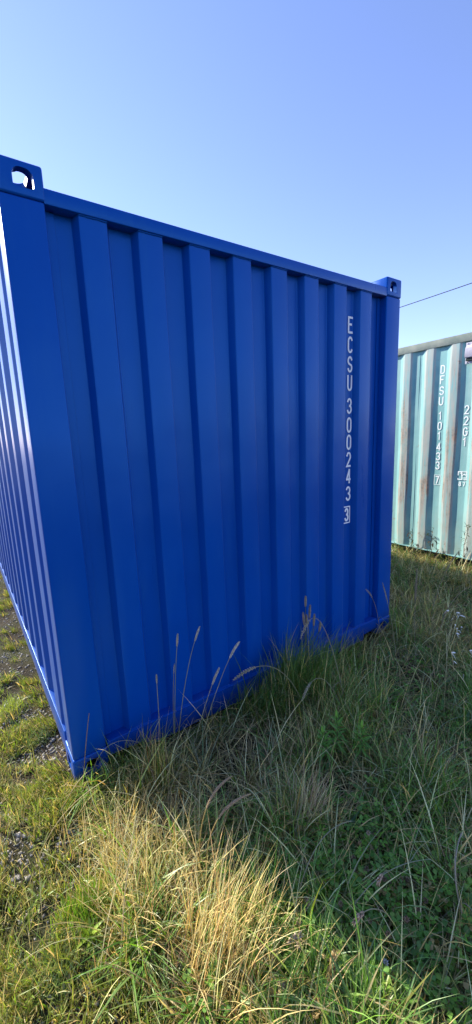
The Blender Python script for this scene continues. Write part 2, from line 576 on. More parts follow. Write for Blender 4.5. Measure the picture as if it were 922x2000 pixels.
# lapped strip that joins the end panel to the post
bm_obj('lap_strip', box_bm(0.159, 0.198, 0.053, 0.0595, 0.142, HB - 0.125, 0.001), M_BLUE, blue)
bm_obj('lap_strip', box_bm(WB - 0.190, WB - 0.159, 0.053, 0.0595, 0.142, HB - 0.125, 0.001), M_BLUE, blue)

def place_end(u, z, off):
    return (u, 0.0605 - 0.0012 - off, z)
ZT = [2.315, 2.193, 2.071, 1.952, 1.803, 1.677, 1.561, 1.443, 1.327, 1.205]
for ch, z in zip('ECSU300243', ZT):
    glyph_obj(ch, 1.978, z, 0.049, 0.104, 0.0135, place_end, M_WHITE, blue)
glyph_obj('3', 1.964, 1.052, 0.044, 0.098, 0.0150, place_end, M_WHITE, blue)
glyph_obj('box', 1.966, 1.064, 0.068, 0.124, 0.008, place_end, M_WHITE, blue, name='letter_frame', shift=0.001)

# teal container: its long side faces the blue one
TX, TY = 4.494, -0.42
HT = 2.591
prouds = [(0.62, 0.081), (0.917, 0.081), (1.208, 0.080)]
teal_side = corr_profile(0.116, LB - 0.116, 1.50 - TY, 0.2935, 0.080, 0.068, 0.007, 0.037,
                         extra=[(0.325 - TY, 0.08), (0.62 - TY, 0.081), (0.917 - TY, 0.081), (1.208 - TY, 0.08)])
teal_side = [(0.116, 0.037), (0.03 - TY - 0.068, 0.037), (0.03 - TY, 0.007), (0.11 - TY, 0.007), (0.178 - TY, 0.037)] + teal_side[1:]
teal_end = corr_profile(0.156, WB - 0.156, 0.282, 0.2485, 0.113, 0.018, 0.009, 0.0545)
teal = make_container('shipping_container', (TX, TY, 0.0), WB, HT, LB, M_TEALF, M_TEALF, M_TEAL, M_TRAIL, M_DARKU,
                      teal_end, teal_side, (2.502, 2.588), (0.066, 2.504), (-0.06, 0.052, 0.12), 0.004)
tag(teal, 'weathered pale teal shipping container with rust streaks, white numbers and a small vent', 'container')
bm_obj('bottom_lip', box_bm(0.004, 0.048, 0.179, LB - 0.179, 0.054, 0.0655, 0.002), M_TEALF, teal)

def place_side(u, z, off):                       # reader's right is -y
    return (0.037 - 0.0022 - off, -u - TY, z)
for ch, z in zip('DFSU', (2.300, 2.185, 2.062, 1.944)):
    glyph_obj(ch, -0.812, z, 0.054, 0.100, 0.0130, place_side, M_WHITEW, teal)
for ch, z in zip('101433', (1.774, 1.656, 1.540, 1.412, 1.296, 1.186)):
    glyph_obj(ch, -0.812, z, 0.052, 0.098, 0.0130, place_side, M_WHITEW, teal)
glyph_obj('7', -0.808, 1.010, 0.046, 0.098, 0.012, place_side, M_WHITEW, teal)
glyph_obj('boxfull', -0.808, 1.024, 0.076, 0.124, 0.005, place_side, M_WHITEW, teal, name='letter_frame', shift=0.001)
for ch, z in zip('22G1', (1.823, 1.702, 1.580, 1.467)):
    glyph_obj(ch, -0.513, z, 0.052, 0.100, 0.0130, place_side, M_WHITEW, teal)
glyph_obj('bracket', -0.512, 1.080, 0.104, 0.100, 0.010, place_side, M_WHITEW, teal, name='emblem', shift=0.002)
glyph_obj('8', -0.536, 0.960, 0.030, 0.054, 0.009, place_side, M_WHITEW, teal)
glyph_obj('7', -0.490, 0.960, 0.030, 0.054, 0.009, place_side, M_WHITEW, teal)
# panel joint in a recess
bm_obj('seam_strip', box_bm(0.0345, 0.0365, 1.098 - TY, 1.113 - TY, 0.07, 2.50), M_TEALF, teal)
# ventilator with hood and bolts
vy0, vy1, vz0, vz1 = 0.335 - TY, 0.550 - TY, 2.262, 2.486
vent = bm_obj('vent', box_bm(0.000, 0.006, vy0, vy1, vz0, vz1, 0.002), M_VENT, teal)
hood = prism_bm([(-0.002, 2.462), (-0.042, 2.43), (-0.050, 2.335), (-0.042, 2.322), (-0.002, 2.318)], vy0 + 0.012, vy1 - 0.012, 'y')
bmesh.ops.bevel(hood, geom=hood.edges[:], offset=0.005, segments=2, affect='EDGES')
bm_obj('vent_hood', hood, M_VENT, vent, smooth=40)
bm_obj('vent_mouth', box_bm(-0.030, -0.001, vy0 + 0.018, vy1 - 0.018, 2.290, 2.3165, 0.003), M_DARKU, vent)
for yy in (vy0 + 0.02, vy1 - 0.02):
    for zz in (vz0 + 0.014, vz1 - 0.014):
        bm = bmesh.new()
        bmesh.ops.create_cone(bm, cap_ends=True, segments=8, radius1=0.009, radius2=0.006, depth=0.010,
                              matrix=Matrix.Translation((-0.0055, yy, zz)) @ Matrix.Rotation(-math.pi / 2, 4, 'Y'))
        bm_obj('bolt', bm, M_BOLT, vent, smooth=40)

# ------------------------------------------------------------------ ground
def gz(x, y):
    x = np.asarray(x, float); y = np.asarray(y, float)
    z = (0.012 * np.sin(2.1 * x + 0.7) * np.cos(1.7 * y + 0.4) + 0.008 * np.sin(5.3 * x + 3.1 * y) + 0.006 * np.sin(9.1 * y - 4.3 * x + 1.0)
         + 0.004 * np.sin(17 * x + 2) * np.sin(15 * y))
    return z - 0.012 - 0.055 / (1 + np.exp(-(x - 4.25) / 0.07))

def vnoise(x, y, s, seed=0):
    """smooth value noise in 0..1"""
    x = np.asarray(x, float) * s + 37.1 * seed
    y = np.asarray(y, float) * s - 19.7 * seed
    xi, yi = np.floor(x), np.floor(y)
    fx, fy = x - xi, y - yi
    fx, fy = fx * fx * (3 - 2 * fx), fy * fy * (3 - 2 * fy)
    def h(a, b):
        v = np.sin(a * 127.1 + b * 311.7 + seed * 74.7) * 43758.5453
        return v - np.floor(v)
    return (h(xi, yi) * (1 - fx) + h(xi + 1, yi) * fx) * (1 - fy) + (h(xi, yi + 1) * (1 - fx) + h(xi + 1, yi + 1) * fx) * fy

def axis_pts(lo, hi, step, far):
    mid = list(np.arange(lo, hi + 1e-6, step))
    g = []
    d, s = 0.0, step
    while d < far:
        s *= 1.35
        d += s
        g.append(d)
    return np.array([lo - v for v in g[::-1]] + mid + [mid[-1] + v for v in g])
gx = axis_pts(-2.0, 6.0, 0.05, 900)
gy = axis_pts(-2.5, 5.0, 0.05, 900)
X, Y = np.meshgrid(gx, gy)
Zg = gz(X, Y) * np.exp(-np.maximum(0, np.hypot(X, Y) - 15) / 40)
verts = np.stack([X, Y, Zg], -1).reshape(-1, 3)
nx, ny = len(gx), len(gy)
idx = np.arange(nx * ny).reshape(ny, nx)
quads = np.stack([idx[:-1, :-1], idx[:-1, 1:], idx[1:, 1:], idx[1:, :-1]], -1).reshape(-1, 4)
def mesh_np(name, verts, faces4=None, faces3=None, tint=None):
    me = bpy.data.meshes.new(name)
    n4 = 0 if faces4 is None else len(faces4)
    n3 = 0 if faces3 is None else len(faces3)
    me.vertices.add(len(verts))
    me.vertices.foreach_set('co', np.ascontiguousarray(verts, np.float32).ravel())
    loops = np.concatenate(([] if not n4 else [np.asarray(faces4).ravel()]) + ([] if not n3 else [np.asarray(faces3).ravel()])).astype(np.int32)
    me.loops.add(len(loops))
    me.loops.foreach_set('vertex_index', loops)
    start = np.concatenate([np.arange(n4) * 4, n4 * 4 + np.arange(n3) * 3]).astype(np.int32)
    me.polygons.add(n4 + n3)
    me.polygons.foreach_set('loop_start', start)
    if tint is not None:
        a = me.attributes.new('leaf_tint', 'FLOAT_COLOR', 'POINT')
        c = np.concatenate([np.asarray(tint, np.float32), np.ones((len(tint), 1), np.float32)], 1)
        a.data.foreach_set('color', np.ascontiguousarray(c).ravel())
    me.update(calc_edges=True)
    return me
gm = mesh_np('ground', verts, quads)
gm.materials.append(M_SOIL)
gm.shade_smooth()
ground = bpy.data.objects.new('ground', gm)
COL.objects.link(ground)
tag(ground, 'rough soil ground with gravel and dead grass under the containers', None, None, 'structure')

# ------------------------------------------------------------------ plant geometry (numpy)
class Veg:
    """collects blades, tubes, leaves; build() makes one mesh"""
    def __init__(self):
        self.v, self.q, self.t, self.c, self.n = [], [], [], [], 0

    def add(self, v, q=None, t=None, c=None):
        v = np.asarray(v, float).reshape(-1, 3)
        self.v.append(v)
        if q is not None and len(q): self.q.append(np.asarray(q).reshape(-1, 4) + self.n)
        if t is not None and len(t): self.t.append(np.asarray(t).reshape(-1, 3) + self.n)
        c = np.asarray(c, float)
        self.c.append(np.broadcast_to(c, (len(v), 3)) if c.ndim == 1 else c.reshape(-1, 3))
        self.n += len(v)

    def blades(self, base, h, w, az, lean, curl, c0, c1, segs=3, twist=None, wprof=1.6, fold=0.0):
        """vectorised: base (N,3); h, w, az, lean, curl (N,); c0, c1 (N,3)"""
        N = len(base)
        if N == 0:
            return
        h, w, az, lean, curl = (np.broadcast_to(np.asarray(a, float), (N,)) for a in (h, w, az, lean, curl))
        c0 = np.broadcast_to(np.asarray(c0, float), (N, 3)); c1 = np.broadcast_to(np.asarray(c1, float), (N, 3))
        tw = RNG.uniform(-0.9, 0.9, N) if twist is None else np.broadcast_to(twist, (N,))
        side = np.stack([-np.sin(az + tw), np.cos(az + tw), np.zeros(N)], 1)
        dirh = np.stack([np.cos(az), np.sin(az), np.zeros(N)], 1)
        P = np.array(base, float)
        V = np.zeros((N, 2 * segs + 1, 3)); C = np.zeros((N, 2 * segs + 1, 3))
        for k in range(segs + 1):
            s = k / segs
            if k < segs:
                ww = (w * (1 - s ** wprof) * (0.72 + 0.55 * min(s * 2.2, 1.0)) / 2)[:, None]
                V[:, 2 * k] = P - side * ww
                V[:, 2 * k + 1] = P + side * ww
                C[:, 2 * k] = C[:, 2 * k + 1] = c0 * (1 - s) + c1 * s
            else:
                V[:, 2 * k] = P
                C[:, 2 * k] = c1
            th = lean + curl * (s + 0.5 / segs)
            P = P + ((np.sin(th) * h / segs)[:, None] * dirh + np.outer(np.cos(th) * h / segs, (0, 0, 1)))
        off = (np.arange(N) * (2 * segs + 1))[:, None]
        q = np.concatenate([np.stack([2 * k + off[:, 0], 2 * k + 1 + off[:, 0], 2 * k + 3 + off[:, 0], 2 * k + 2 + off[:, 0]], 1) for k in range(segs - 1)]) if segs > 1 else None
        k = 2 * (segs - 1)
        t = np.stack([k + off[:, 0], k + 1 + off[:, 0], k + 2 + off[:, 0]], 1)
        self.add(V, q, t, C.reshape(-1, 3))

    def tube(self, pts, r0, r1, c0, c1, sides=5):
        pts = [Vector(p) for p in pts]
        n = len(pts)
        V, C, Q = [], [], []
        ref = Vector((0.31, 0.87, 0.37))
        for i, p in enumerate(pts):
            d = (pts[min(i + 1, n - 1)] - pts[max(i - 1, 0)]).normalized()
            a = d.cross(ref).normalized()
            b = d.cross(a)
            s = i / (n - 1)
            r = r0 * (1 - s) + r1 * s
            for k in range(sides):
                an = 2 * math.pi * k / sides
                V.append(p + a * (r * math.cos(an)) + b * (r * math.sin(an)))
                C.append([c0[m] * (1 - s) + c1[m] * s for m in range(3)])
        for i in range(n - 1):
            for k in range(sides):
                Q.append((i * sides + k, i * sides + (k + 1) % sides, (i + 1) * sides + (k + 1) % sides, (i + 1) * sides + k))
        self.add([tuple(v) for v in V], Q, None, C)

    def grain(self, p, d, length, rad, c):
        """one spikelet: a slim six-sided double cone"""
        p, d = Vector(p), Vector(d).normalized()
        a = d.cross(Vector((0.2, 0.5, 0.84))).normalized()
        b = d.cross(a)
        V = [p]
        for k in range(4):
            an = math.pi / 2 * k
            V.append(p + d * (length * 0.4) + a * (rad * math.cos(an)) + b * (rad * math.sin(an)))
        V.append(p + d * length)
        T = [(0, 1 + (k + 1) % 4, 1 + k) for k in range(4)] + [(5, 1 + k, 1 + (k + 1) % 4) for k in range(4)]
        self.add([tuple(v) for v in V], None, T, c)

    def leaf(self, p, d, up, length, width, c, bend=0.25, n=5, round_=False):
        """broad leaf with a midrib fold, p base, d direction"""
        p, d, up = Vector(p), Vector(d).normalized(), Vector(up)
        side = d.cross(up).normalized()
        upn = side.cross(d).normalized()
        V, C, Q = [], [], []
        for k in range(n + 1):
            s = k / n
            prof = math.sin(math.pi * min(1, s * 0.97 + 0.03)) ** (0.55 if round_ else 0.8) if k < n else 0.02
            ww = width / 2 * max(prof, 0.03)
            m = p + d * (length * s) - upn * (bend * length * s * s)
            V += [m - side * ww + upn * ww * 0.28, m, m + side * ww + upn * ww * 0.28]
            f = random.uniform(0.88, 1.1)
            C += [[x * f for x in c], [x * 1.15 for x in c], [x * f for x in c]]
        for k in range(n):
            a = 3 * k
            Q += [(a, a + 1, a + 4, a + 3), (a + 1, a + 2, a + 5, a + 4)]
        self.add([tuple(v) for v in V], Q, None, C)

    def build(self, name, mat, parent=None, offset=None):
        v = np.concatenate(self.v)
        if offset is not None:
            v = v - np.asarray(offset)
        me = mesh_np(name, v, np.concatenate(self.q) if self.q else None, np.concatenate(self.t) if self.t else None, np.concatenate(self.c))
        me.materials.append(mat)
        me.shade_smooth()
        o = bpy.data.objects.new(name, me)
        COL.objects.link(o)
        o.parent = parent
        return o

def outside(x, y, m=0.03):
    blue_in = (x > 0.03 * (y > 0.18)) & (x < WB + m) & (y > 0.0) & (y < LB + m)
    teal_in = (x > TX + 0.03) & (x < TX + WB + m) & (y > TY - m) & (y < TY + LB + m)
    return ~(blue_in | teal_in)

def scatter(n, x0, x1, y0, y1, dens=None):
    x = RNG.uniform(x0, x1, n)
    y = RNG.uniform(y0, y1, n)
    k = outside(x, y)
    if dens is not None:
        k &= RNG.uniform(0, 1, n) < dens(x, y)
    x, y = x[k], y[k]
    return np.stack([x, y, gz(x, y) - 0.004], 1)

def clumped(n, x0, x1, y0, y1, per, rad, dens=None):
    c = scatter(max(1, n // per), x0, x1, y0, y1, dens)
    if len(c) == 0:
        return c
    i = RNG.integers(0, len(c), n)
    x = c[i, 0] + RNG.normal(0, rad, n)
    y = c[i, 1] + RNG.normal(0, rad, n)
    k = outside(x, y)
    x, y = x[k], y[k]
    return np.stack([x, y, gz(x, y) - 0.004], 1)

def tints(n, cols, wts, jit=0.18):
    cols = np.array(cols, float)
    i = RNG.choice(len(cols), n, p=np.array(wts) / np.sum(wts))
    return np.minimum(cols[i] * 1.36, 0.72) * RNG.uniform(1 - jit, 1 + jit, (n, 1)) * RNG.uniform(0.93, 1.07, (n, 3))

def steer(b, az, lean):
    """blades near a wall lean away from it"""
    az = np.array(az, float)
    near = (b[:, 1] < 0) & (b[:, 1] > -0.16) & (b[:, 0] > -0.02) & (b[:, 0] < WB)
    az[near] = -np.pi / 2 + RNG.uniform(-1.2, 1.2, near.sum())
    near = (b[:, 0] < 0) & (b[:, 0] > -0.12) & (b[:, 1] > 0)
    az[near] = np.pi + RNG.uniform(-1.1, 1.1, near.sum())
    near = (b[:, 0] > TX - 0.2) & (b[:, 0] < TX + 0.04)
    az[near] = np.pi + RNG.uniform(-1.1, 1.1, near.sum())
    near = (b[:, 0] > WB) & (b[:, 0] < WB + 0.15) & (b[:, 1] > 0)
    az[near] = RNG.uniform(-1.1, 1.1, near.sum())
    return az

GREEN = (0.085, 0.140, 0.018)
DKGREEN = (0.055, 0.095, 0.016)
BLUEGRN = (0.105, 0.150, 0.045)
YGREEN = (0.205, 0.245, 0.048)
OLIVE = (0.190, 0.185, 0.040)
STRAW = (0.510, 0.385, 0.145)
PALE = (0.600, 0.490, 0.230)
BROWN = (0.210, 0.145, 0.045)
GREYB = (0.270, 0.215, 0.085)

# --- how the cover changes over the plot (world metres)
def bare(x, y):            # gravelly strip beside and before the blue container's long side
    edge = 0.02 + 0.16 * (vnoise(x, y, 2.1, 3) - 0.5) + 0.25 * np.clip(-y - 0.2, 0, 1) * 0.2
    return np.where(y > -0.02, 1.0 * (x < 0.2), 1 / (1 + np.exp((x - edge) / 0.05)))
def left_dens(x, y):
    n1 = vnoise(x, y, 5.5, 1) * 0.45 + vnoise(x, y, 15, 2) * 0.55
    d = bare(x, y) * np.clip((n1 - 0.42) * 3.8, 0.03, 1)
    d = np.where(y < -0.3, bare(x, y) * np.clip((n1 - 0.37) * 4.2, 0.04, 1), d)
    # trodden soil patches
    hole = np.exp(-(((x + 0.27) / 0.10) ** 2 + ((y + 0.22) / 0.17) ** 2)) + np.exp(-(((x + 0.24) / 0.07) ** 2 + ((y + 0.50) / 0.06) ** 2)) + 0.7 * np.exp(-(((x + 0.10) / 0.06) ** 2 + ((y + 0.36) / 0.07) ** 2))
    return d * np.where(y > 1.2, 0.8, 1) * np.clip(1 - 1.05 * hole, 0.03, 1)
def right_dens(x, y):
    return (1 - bare(x, y)) * (0.35 + 0.65 * vnoise(x, y, 3.5, 5))

# 1) low turf of the gravelly strip
def build_low():
    g = Veg()
    for n, box in ((64000, (-0.9, 0.3, -1.3, 0.6)), (26000, (-1.2, 0.05, 0.6, 3.2)), (9000, (-2.5, 0.0, 3.2, 6.5)), (14000, (-2.6, -0.9, -2.4, 3.2))):
        b = clumped(n, *box, per=22, rad=0.020, dens=left_dens)
        N = len(b)
        h = RNG.gamma(5, 0.0075, N) * (0.8 + 0.6 * vnoise(b[:, 0], b[:, 1], 4, 8))
        az = steer(b, RNG.uniform(0, 2 * np.pi, N), None)
        c0 = tints(N, [OLIVE, (0.13, 0.20, 0.03), YGREEN, (0.20, 0.165, 0.07), STRAW], [2.4, 2.4, 2.8, 2.0, 1.2])
        c1 = c0 * RNG.uniform(0.9, 1.5, (N, 1)) + np.array([0.03, 0.02, 0]) * RNG.uniform(0, 1, (N, 1))
        g.blades(b, h, RNG.uniform(0.002, 0.0050, N), az, RNG.uniform(0.05, 0.8, N), RNG.uniform(0.0, 1.0, N), c0, c1, segs=2)
    return g.build('short_grass', M_GRASS)
tag(build_low(), 'low yellowish turf over the gravel beside the blue container', 'grass', None, 'stuff')

# 2) mixed meadow grass
def clover_zone(x, y):
    return np.clip(1.25 - np.hypot((x - 0.60) / 0.48, (y + 1.14) / 0.34), 0, 1) ** 0.7
def meadow_dens(x, y):
    straw = np.exp(-((x - 0.10 - 0.22 * (-y - 0.5)) / 0.17) ** 2) * np.clip((-y - 0.25) / 0.2, 0, 1)
    return right_dens(x, y) * (1 - 0.75 * clover_zone(x, y)) * (1 - 0.72 * straw) * np.clip(0.15 + 1.7 * (vnoise(x, y, 4.2, 21) - 0.25), 0.06, 1)
def build_meadow():
    g = Veg()
    for n, box, hs, wmul, sg in ((19000, (0.0, 1.5, -1.7, -0.02), 1.05, 1.15, 4), (17500, (1.4, 3.0, -1.9, 0.0), 1.0, 1.1, 4),
                             (15000, (2.46, 4.6, 0.0, 2.2), 0.8, 1.3, 3), (9000, (2.46, 4.6, 2.2, 5.5), 0.9, 2.0, 2), (11000, (3.0, 5.6, -2.4, 0.0), 0.9, 1.6, 3),
                             (5000, (-0.6, 2.6, -2.5, -1.7), 1.0, 1.7, 3)):
        b = clumped(n, *box, per=16, rad=0.024, dens=meadow_dens)
        N = len(b)
        v = vnoise(b[:, 0], b[:, 1], 3.1, 9)
        h = (0.05 + 0.13 * v * v + RNG.gamma(2.0, 0.033, N)) * hs
        az = steer(b, RNG.uniform(0, 2 * np.pi, N), None)
        # green where the noise is high, bleached and brown where it is low
        gmix = vnoise(b[:, 0], b[:, 1], 2.6, 13)[:, None] > RNG.uniform(0.02, 0.66, (N, 1)) + 0.16 * np.clip(b[:, :1] - 1.3, 0, 1)
        cg = tints(N, [(0.135, 0.245, 0.035), (0.095, 0.180, 0.030), (0.13, 0.21, 0.06), YGREEN, (0.18, 0.23, 0.05)], [3.0, 2.2, 1.6, 0.7, 1.5])
        cb = tints(N, [OLIVE, STRAW, BROWN, GREYB, PALE, (0.14, 0.14, 0.06)], [1.8, 1.5, 1.4, 1.6, 0.9, 1.6])
        c0 = np.where(gmix, cg, cb)
        c1 = c0 * RNG.uniform(0.95, 1.6, (N, 1))
        g.blades(b, h, RNG.uniform(0.0024, 0.0062, N) * wmul, az, RNG.uniform(0.05, 0.95, N), RNG.uniform(0.0, 1.9, N), c0, c1, segs=sg)
    return g.build('meadow_grass', M_GRASS)
tag(build_meadow(), 'shaded mixed meadow grass in front of and between the containers', 'grass', None, 'stuff')

# 3) flattened dead thatch
def build_thatch():
    g = Veg()
    for n, box, wm in ((11000, (0.02, 1.5, -1.7, -0.03), 1.3), (12000, (1.4, 3.4, -1.9, 0.0), 1.4), (17000, (2.46, 4.6, 0.0, 3.5), 1.8), (6000, (3.0, 5.6, -2.4, 0), 1.8)):
        b = scatter(n, *box)
        N = len(b)
        b[:, 2] += RNG.uniform(0.0, 0.06, N)
        az = steer(b, RNG.uniform(0, 2 * np.pi, N), None)
        c0 = tints(N, [BROWN, GREYB, STRAW, (0.36, 0.29, 0.11), OLIVE], [1.6, 2.0, 1.8, 2.6, 1.2])
        c0 = c0 * RNG.uniform(0.35, 1.15, (N, 1))
        g.blades(b, RNG.uniform(0.04, 0.15, N), RNG.uniform(0.002, 0.0042, N) * wm, az, RNG.uniform(0.6, 1.45, N), RNG.uniform(-0.6, 1.2, N), c0, c0 * 1.2, segs=3)
    return g.build('dead_thatch', M_STRAW)
tag(build_thatch(), 'flattened brown dead grass matted over the soil', 'dead grass', None, 'stuff')

# 4) thin dry stems scattered through the meadow
def build_drystems():
    g = Veg()
    for n, box in ((1900, (0.15, 1.6, -1.6, -0.05)), (2000, (1.5, 3.0, -1.6, 0.0)), (2200, (2.5, 4.3, 0.0, 2.5)), (500, (3.0, 5.0, -2.0, 0.0))):
        b = scatter(n, *box, dens=right_dens)
        N = len(b)
        az = steer(b, RNG.normal(-0.5, 1.6, N), None)
        c0 = tints(N, [STRAW, PALE, GREYB, BROWN, (0.2, 0.22, 0.1)], [2, 2.0, 1.5, 0.8, 1.4])
        g.blades(b, RNG.uniform(0.12, 0.40, N), RNG.uniform(0.0026, 0.0052, N), az, RNG.uniform(0.05, 0.7, N), RNG.uniform(0.2, 2.3, N), c0, c0 * 1.25, segs=6)
    # long straw leaning over the shadow edge
    def belt(x, y):
        return np.exp(-((x - 0.10 - 0.22 * (-y - 0.5)) / 0.14) ** 2) * np.clip((-y - 0.25) / 0.2, 0, 1)
    b = scatter(5600, -0.25, 0.7, -1.45, -0.2, dens=belt)
    N = len(b)
    c0 = tints(N, [STRAW, PALE, BROWN, (0.36, 0.24, 0.11), YGREEN], [3, 1.8, 1.6, 1.4, 0.8])
    g.blades(b, RNG.uniform(0.07, 0.30, N), RNG.uniform(0.002, 0.0036, N), RNG.uniform(0, 6.28, N), RNG.uniform(0.0, 0.5, N), RNG.uniform(-0.1, 1.6, N), c0, c0 * 1.15, segs=5)
    # short bleached stems in the turf
    b = scatter(1500, -0.6, 0.1, -1.2, 0.3)
    N = len(b)
    c0 = tints(N, [STRAW, PALE, YGREEN], [2, 1, 1])
    g.blades(b, RNG.uniform(0.04, 0.10, N), RNG.uniform(0.0016, 0.0028, N), steer(b, RNG.uniform(0, 6.28, N), None), RNG.uniform(0.0, 0.6, N), RNG.uniform(0, 1.0, N), c0, c0 * 1.15, segs=3)
    return g.build('dry_stems', M_STRAW)
tag(build_drystems(), 'thin dry straw stems scattered through the meadow grass', 'dry grass', None, 'stuff')

# 5) clover carpet
def build_clover():
    g = Veg()
    b = np.concatenate([scatter(8000, 0.0, 1.4, -1.65, -0.55, dens=clover_zone), scatter(1500, 1.2, 3.2, -1.3, -0.1)])
    N = len(b)
    hh = RNG.uniform(0.02, 0.115, N)
    cols = tints(N, [(0.110, 0.225, 0.028), (0.085, 0.175, 0.030), (0.165, 0.270, 0.040), (0.28, 0.20, 0.07)], [4, 3, 1.5, 0.5])
    n = 6
    ang0 = RNG.uniform(0, 2 * np.pi, N)
    for k in range(3):
        a = ang0 + k * 2 * np.pi / 3
        r = RNG.uniform(0.007, 0.0135, N)
        tx, ty = RNG.normal(0, 0.3, N), RNG.normal(0, 0.3, N)
        V = np.zeros((N, n + 1, 3)); C = np.zeros((N, n + 1, 3))
        px, py, pz = b[:, 0], b[:, 1], b[:, 2] + hh
        V[:, 0] = np.stack([px, py, pz], 1); C[:, 0] = cols * 1.3
        for m in range(n):
            t = -1.0 + 2.0 * m / (n - 1)
            rr = r * (1.75 - 0.55 * abs(t)) * (0.92 if abs(t) < 0.1 else 1)
            aa = a + t * 0.62
            dx, dy = np.cos(aa) * rr, np.sin(aa) * rr
            V[:, m + 1] = np.stack([px + dx, py + dy, pz + dx * tx + dy * ty + 0.12 * rr], 1)
            C[:, m + 1] = cols * (1.0 if m % 2 else 0.85)
        off = np.arange(N) * (n + 1)
        T = np.concatenate([np.stack([off, off + m + 1, off + m + 2], 1) for m in range(n - 1)])
        g.add(V, None, T, C.reshape(-1, 3))
    # petioles
    g.blades(b, hh, 0.0012, RNG.uniform(0, 6.28, N), 0.02, 0.02, cols * 0.8, cols, segs=1)
    return g.build('clover_carpet', M_LEAF)
tag(build_clover(), 'low carpet of dark green clover leaves in the container shadow', 'clover', None, 'stuff')

# 6) small leafy weeds along the foot of the teal container
def build_weeds():
    g = Veg()
    b = np.concatenate([scatter(520, 3.3, 4.5, -0.6, 2.2), scatter(160, 2.5, 3.4, -0.6, 1.5)])
    for x, y, z in b:
        hgt = random.uniform(0.05, 0.17)
        c = random.choice([(0.085, 0.155, 0.035), (0.065, 0.13, 0.03), (0.12, 0.18, 0.04)])
        k = random.randint(5, 9)
        for i in range(k):
            a = random.uniform(0, 6.28)
            if x > TX - 0.16:
                a = math.pi + random.uniform(-1.2, 1.2)
            zz = z + hgt * (0.25 + 0.75 * i / k)
            g.leaf((x, y, zz), (math.cos(a), math.sin(a), random.uniform(0.1, 0.9)), (0, 0, 1), random.uniform(0.03, 0.065), random.uniform(0.008, 0.016), c, 0.3, 3)
        g.tube([(x, y, z), (x, y, z + hgt)], 0.0015, 0.001, c, c, 3)
    for x, y, z in scatter(330, 0.7, 3.4, -1.5, -0.12):          # scattered broad leaves in the shaded grass
        c = random.choice([(0.12, 0.23, 0.05), (0.09, 0.18, 0.05), (0.17, 0.25, 0.06), (0.28, 0.22, 0.10)])
        for i in range(random.randint(2, 5)):
            a = random.uniform(0, 6.28)
            g.leaf((x, y, z + random.uniform(0.01, 0.06)), (math.cos(a), math.sin(a), random.uniform(0.3, 1.2)), (0, 0, 1), random.uniform(0.05, 0.12), random.uniform(0.010, 0.022), c, 0.35, 5)
    return g.build('ground_weeds', M_LEAF)
tag(build_weeds(), 'green leafy weeds in the shade and along the foot of the teal container', 'weeds', None, 'stuff')

# 7) gravel
def build_gravel():
    bm = bmesh.new()
    bmesh.ops.create_icosphere(bm, subdivisions=1, radius=1.0)
    bv = np.array([v.co[:] for v in bm.verts]); bf = np.array([[v.index for v in f.verts] for f in bm.faces])
    bm.free()
    def d(x, y):
        return bare(x, y) * np.clip((0.70 - vnoise(x, y, 5.5, 1)) * 2.2, 0.10, 1)
    b = np.concatenate([scatter(4000, -0.8, 0.2, -1.2, -0.3, d), scatter(3000, -0.8, 0.2, -0.3, -0.1, d), scatter(8000, -0.8, 0.2, -0.1, 1.0, d), scatter(9000, -1.2, 0.03, 1.0, 4.0, d), scatter(1500, -2.5, -0.8, -2, 3, d)])
    N = len(b)
    s = np.clip(RNG.gamma(2.0, 0.0019, N), 0.0015, 0.011)
    V = bv[None] * (1 + RNG.uniform(-0.42, 0.42, (N, len(bv), 1))) * (s[:, None] * RNG.uniform(0.7, 1.3, (N, 3)) * np.array([1, 1, 0.65]))[:, None, :]
    V = V + (b + np.stack([np.zeros(N), np.zeros(N), 0.004 + s * 0.05], 1))[:, None, :]
    F = bf[None] + (np.arange(N) * len(bv))[:, None, None]
    me = mesh_np('gravel', V.reshape(-1, 3), None, F.reshape(-1, 3))
    me.materials.append(M_STONE)
    o = bpy.data.objects.new('gravel', me)
    COL.objects.link(o)
    return o
tag(build_gravel(), 'grey gravel stones lying in the turf beside the blue container', 'gravel', None, 'stuff')

# weld beads where the proud flats meet the top and bottom rails
for q in range(8):
    x0 = 0.282 + 0.2485 * q
    for zz in (HB - 0.1245, 0.1415):
        v = Veg()
        v.tube([(x0 + 0.113 * t / 12, 0.0125 + random.uniform(-0.0012, 0.0012), zz + random.uniform(-0.0012, 0.0012)) for t in range(13)], 0.0035, 0.0035, (0, 0, 0), (0, 0, 0), 6)
        v.build('weld_bead', M_BLUE, blue)

# ------------------------------------------------------------------ single plants
def curve_pts(pts, n=14):
    """Bezier through a list of 2-4 points (interior points are passed close by)"""
    P = [Vector(p) for p in pts]
    if len(P) == 2:
        m = (P[0] + P[1]) / 2 + Vector((random.uniform(-.01, .01), random.uniform(-.01, .01), 0.02))
        P = [P[0], m, P[1]]
    if len(P) == 3:
        P[1] = P[1] * 2 - (P[0] + P[2]) / 2
    out = []
    for k in range(n + 1):
        t = k / n
        if len(P) == 3:
            out.append(P[0] * (1 - t) ** 2 + P[1] * 2 * t * (1 - t) + P[2] * t * t)
        else:
            out.append(P[0] * (1 - t) ** 3 + P[1] * 3 * t * (1 - t) ** 2 + P[2] * 3 * t * t * (1 - t) + P[3] * t ** 3)
    return out

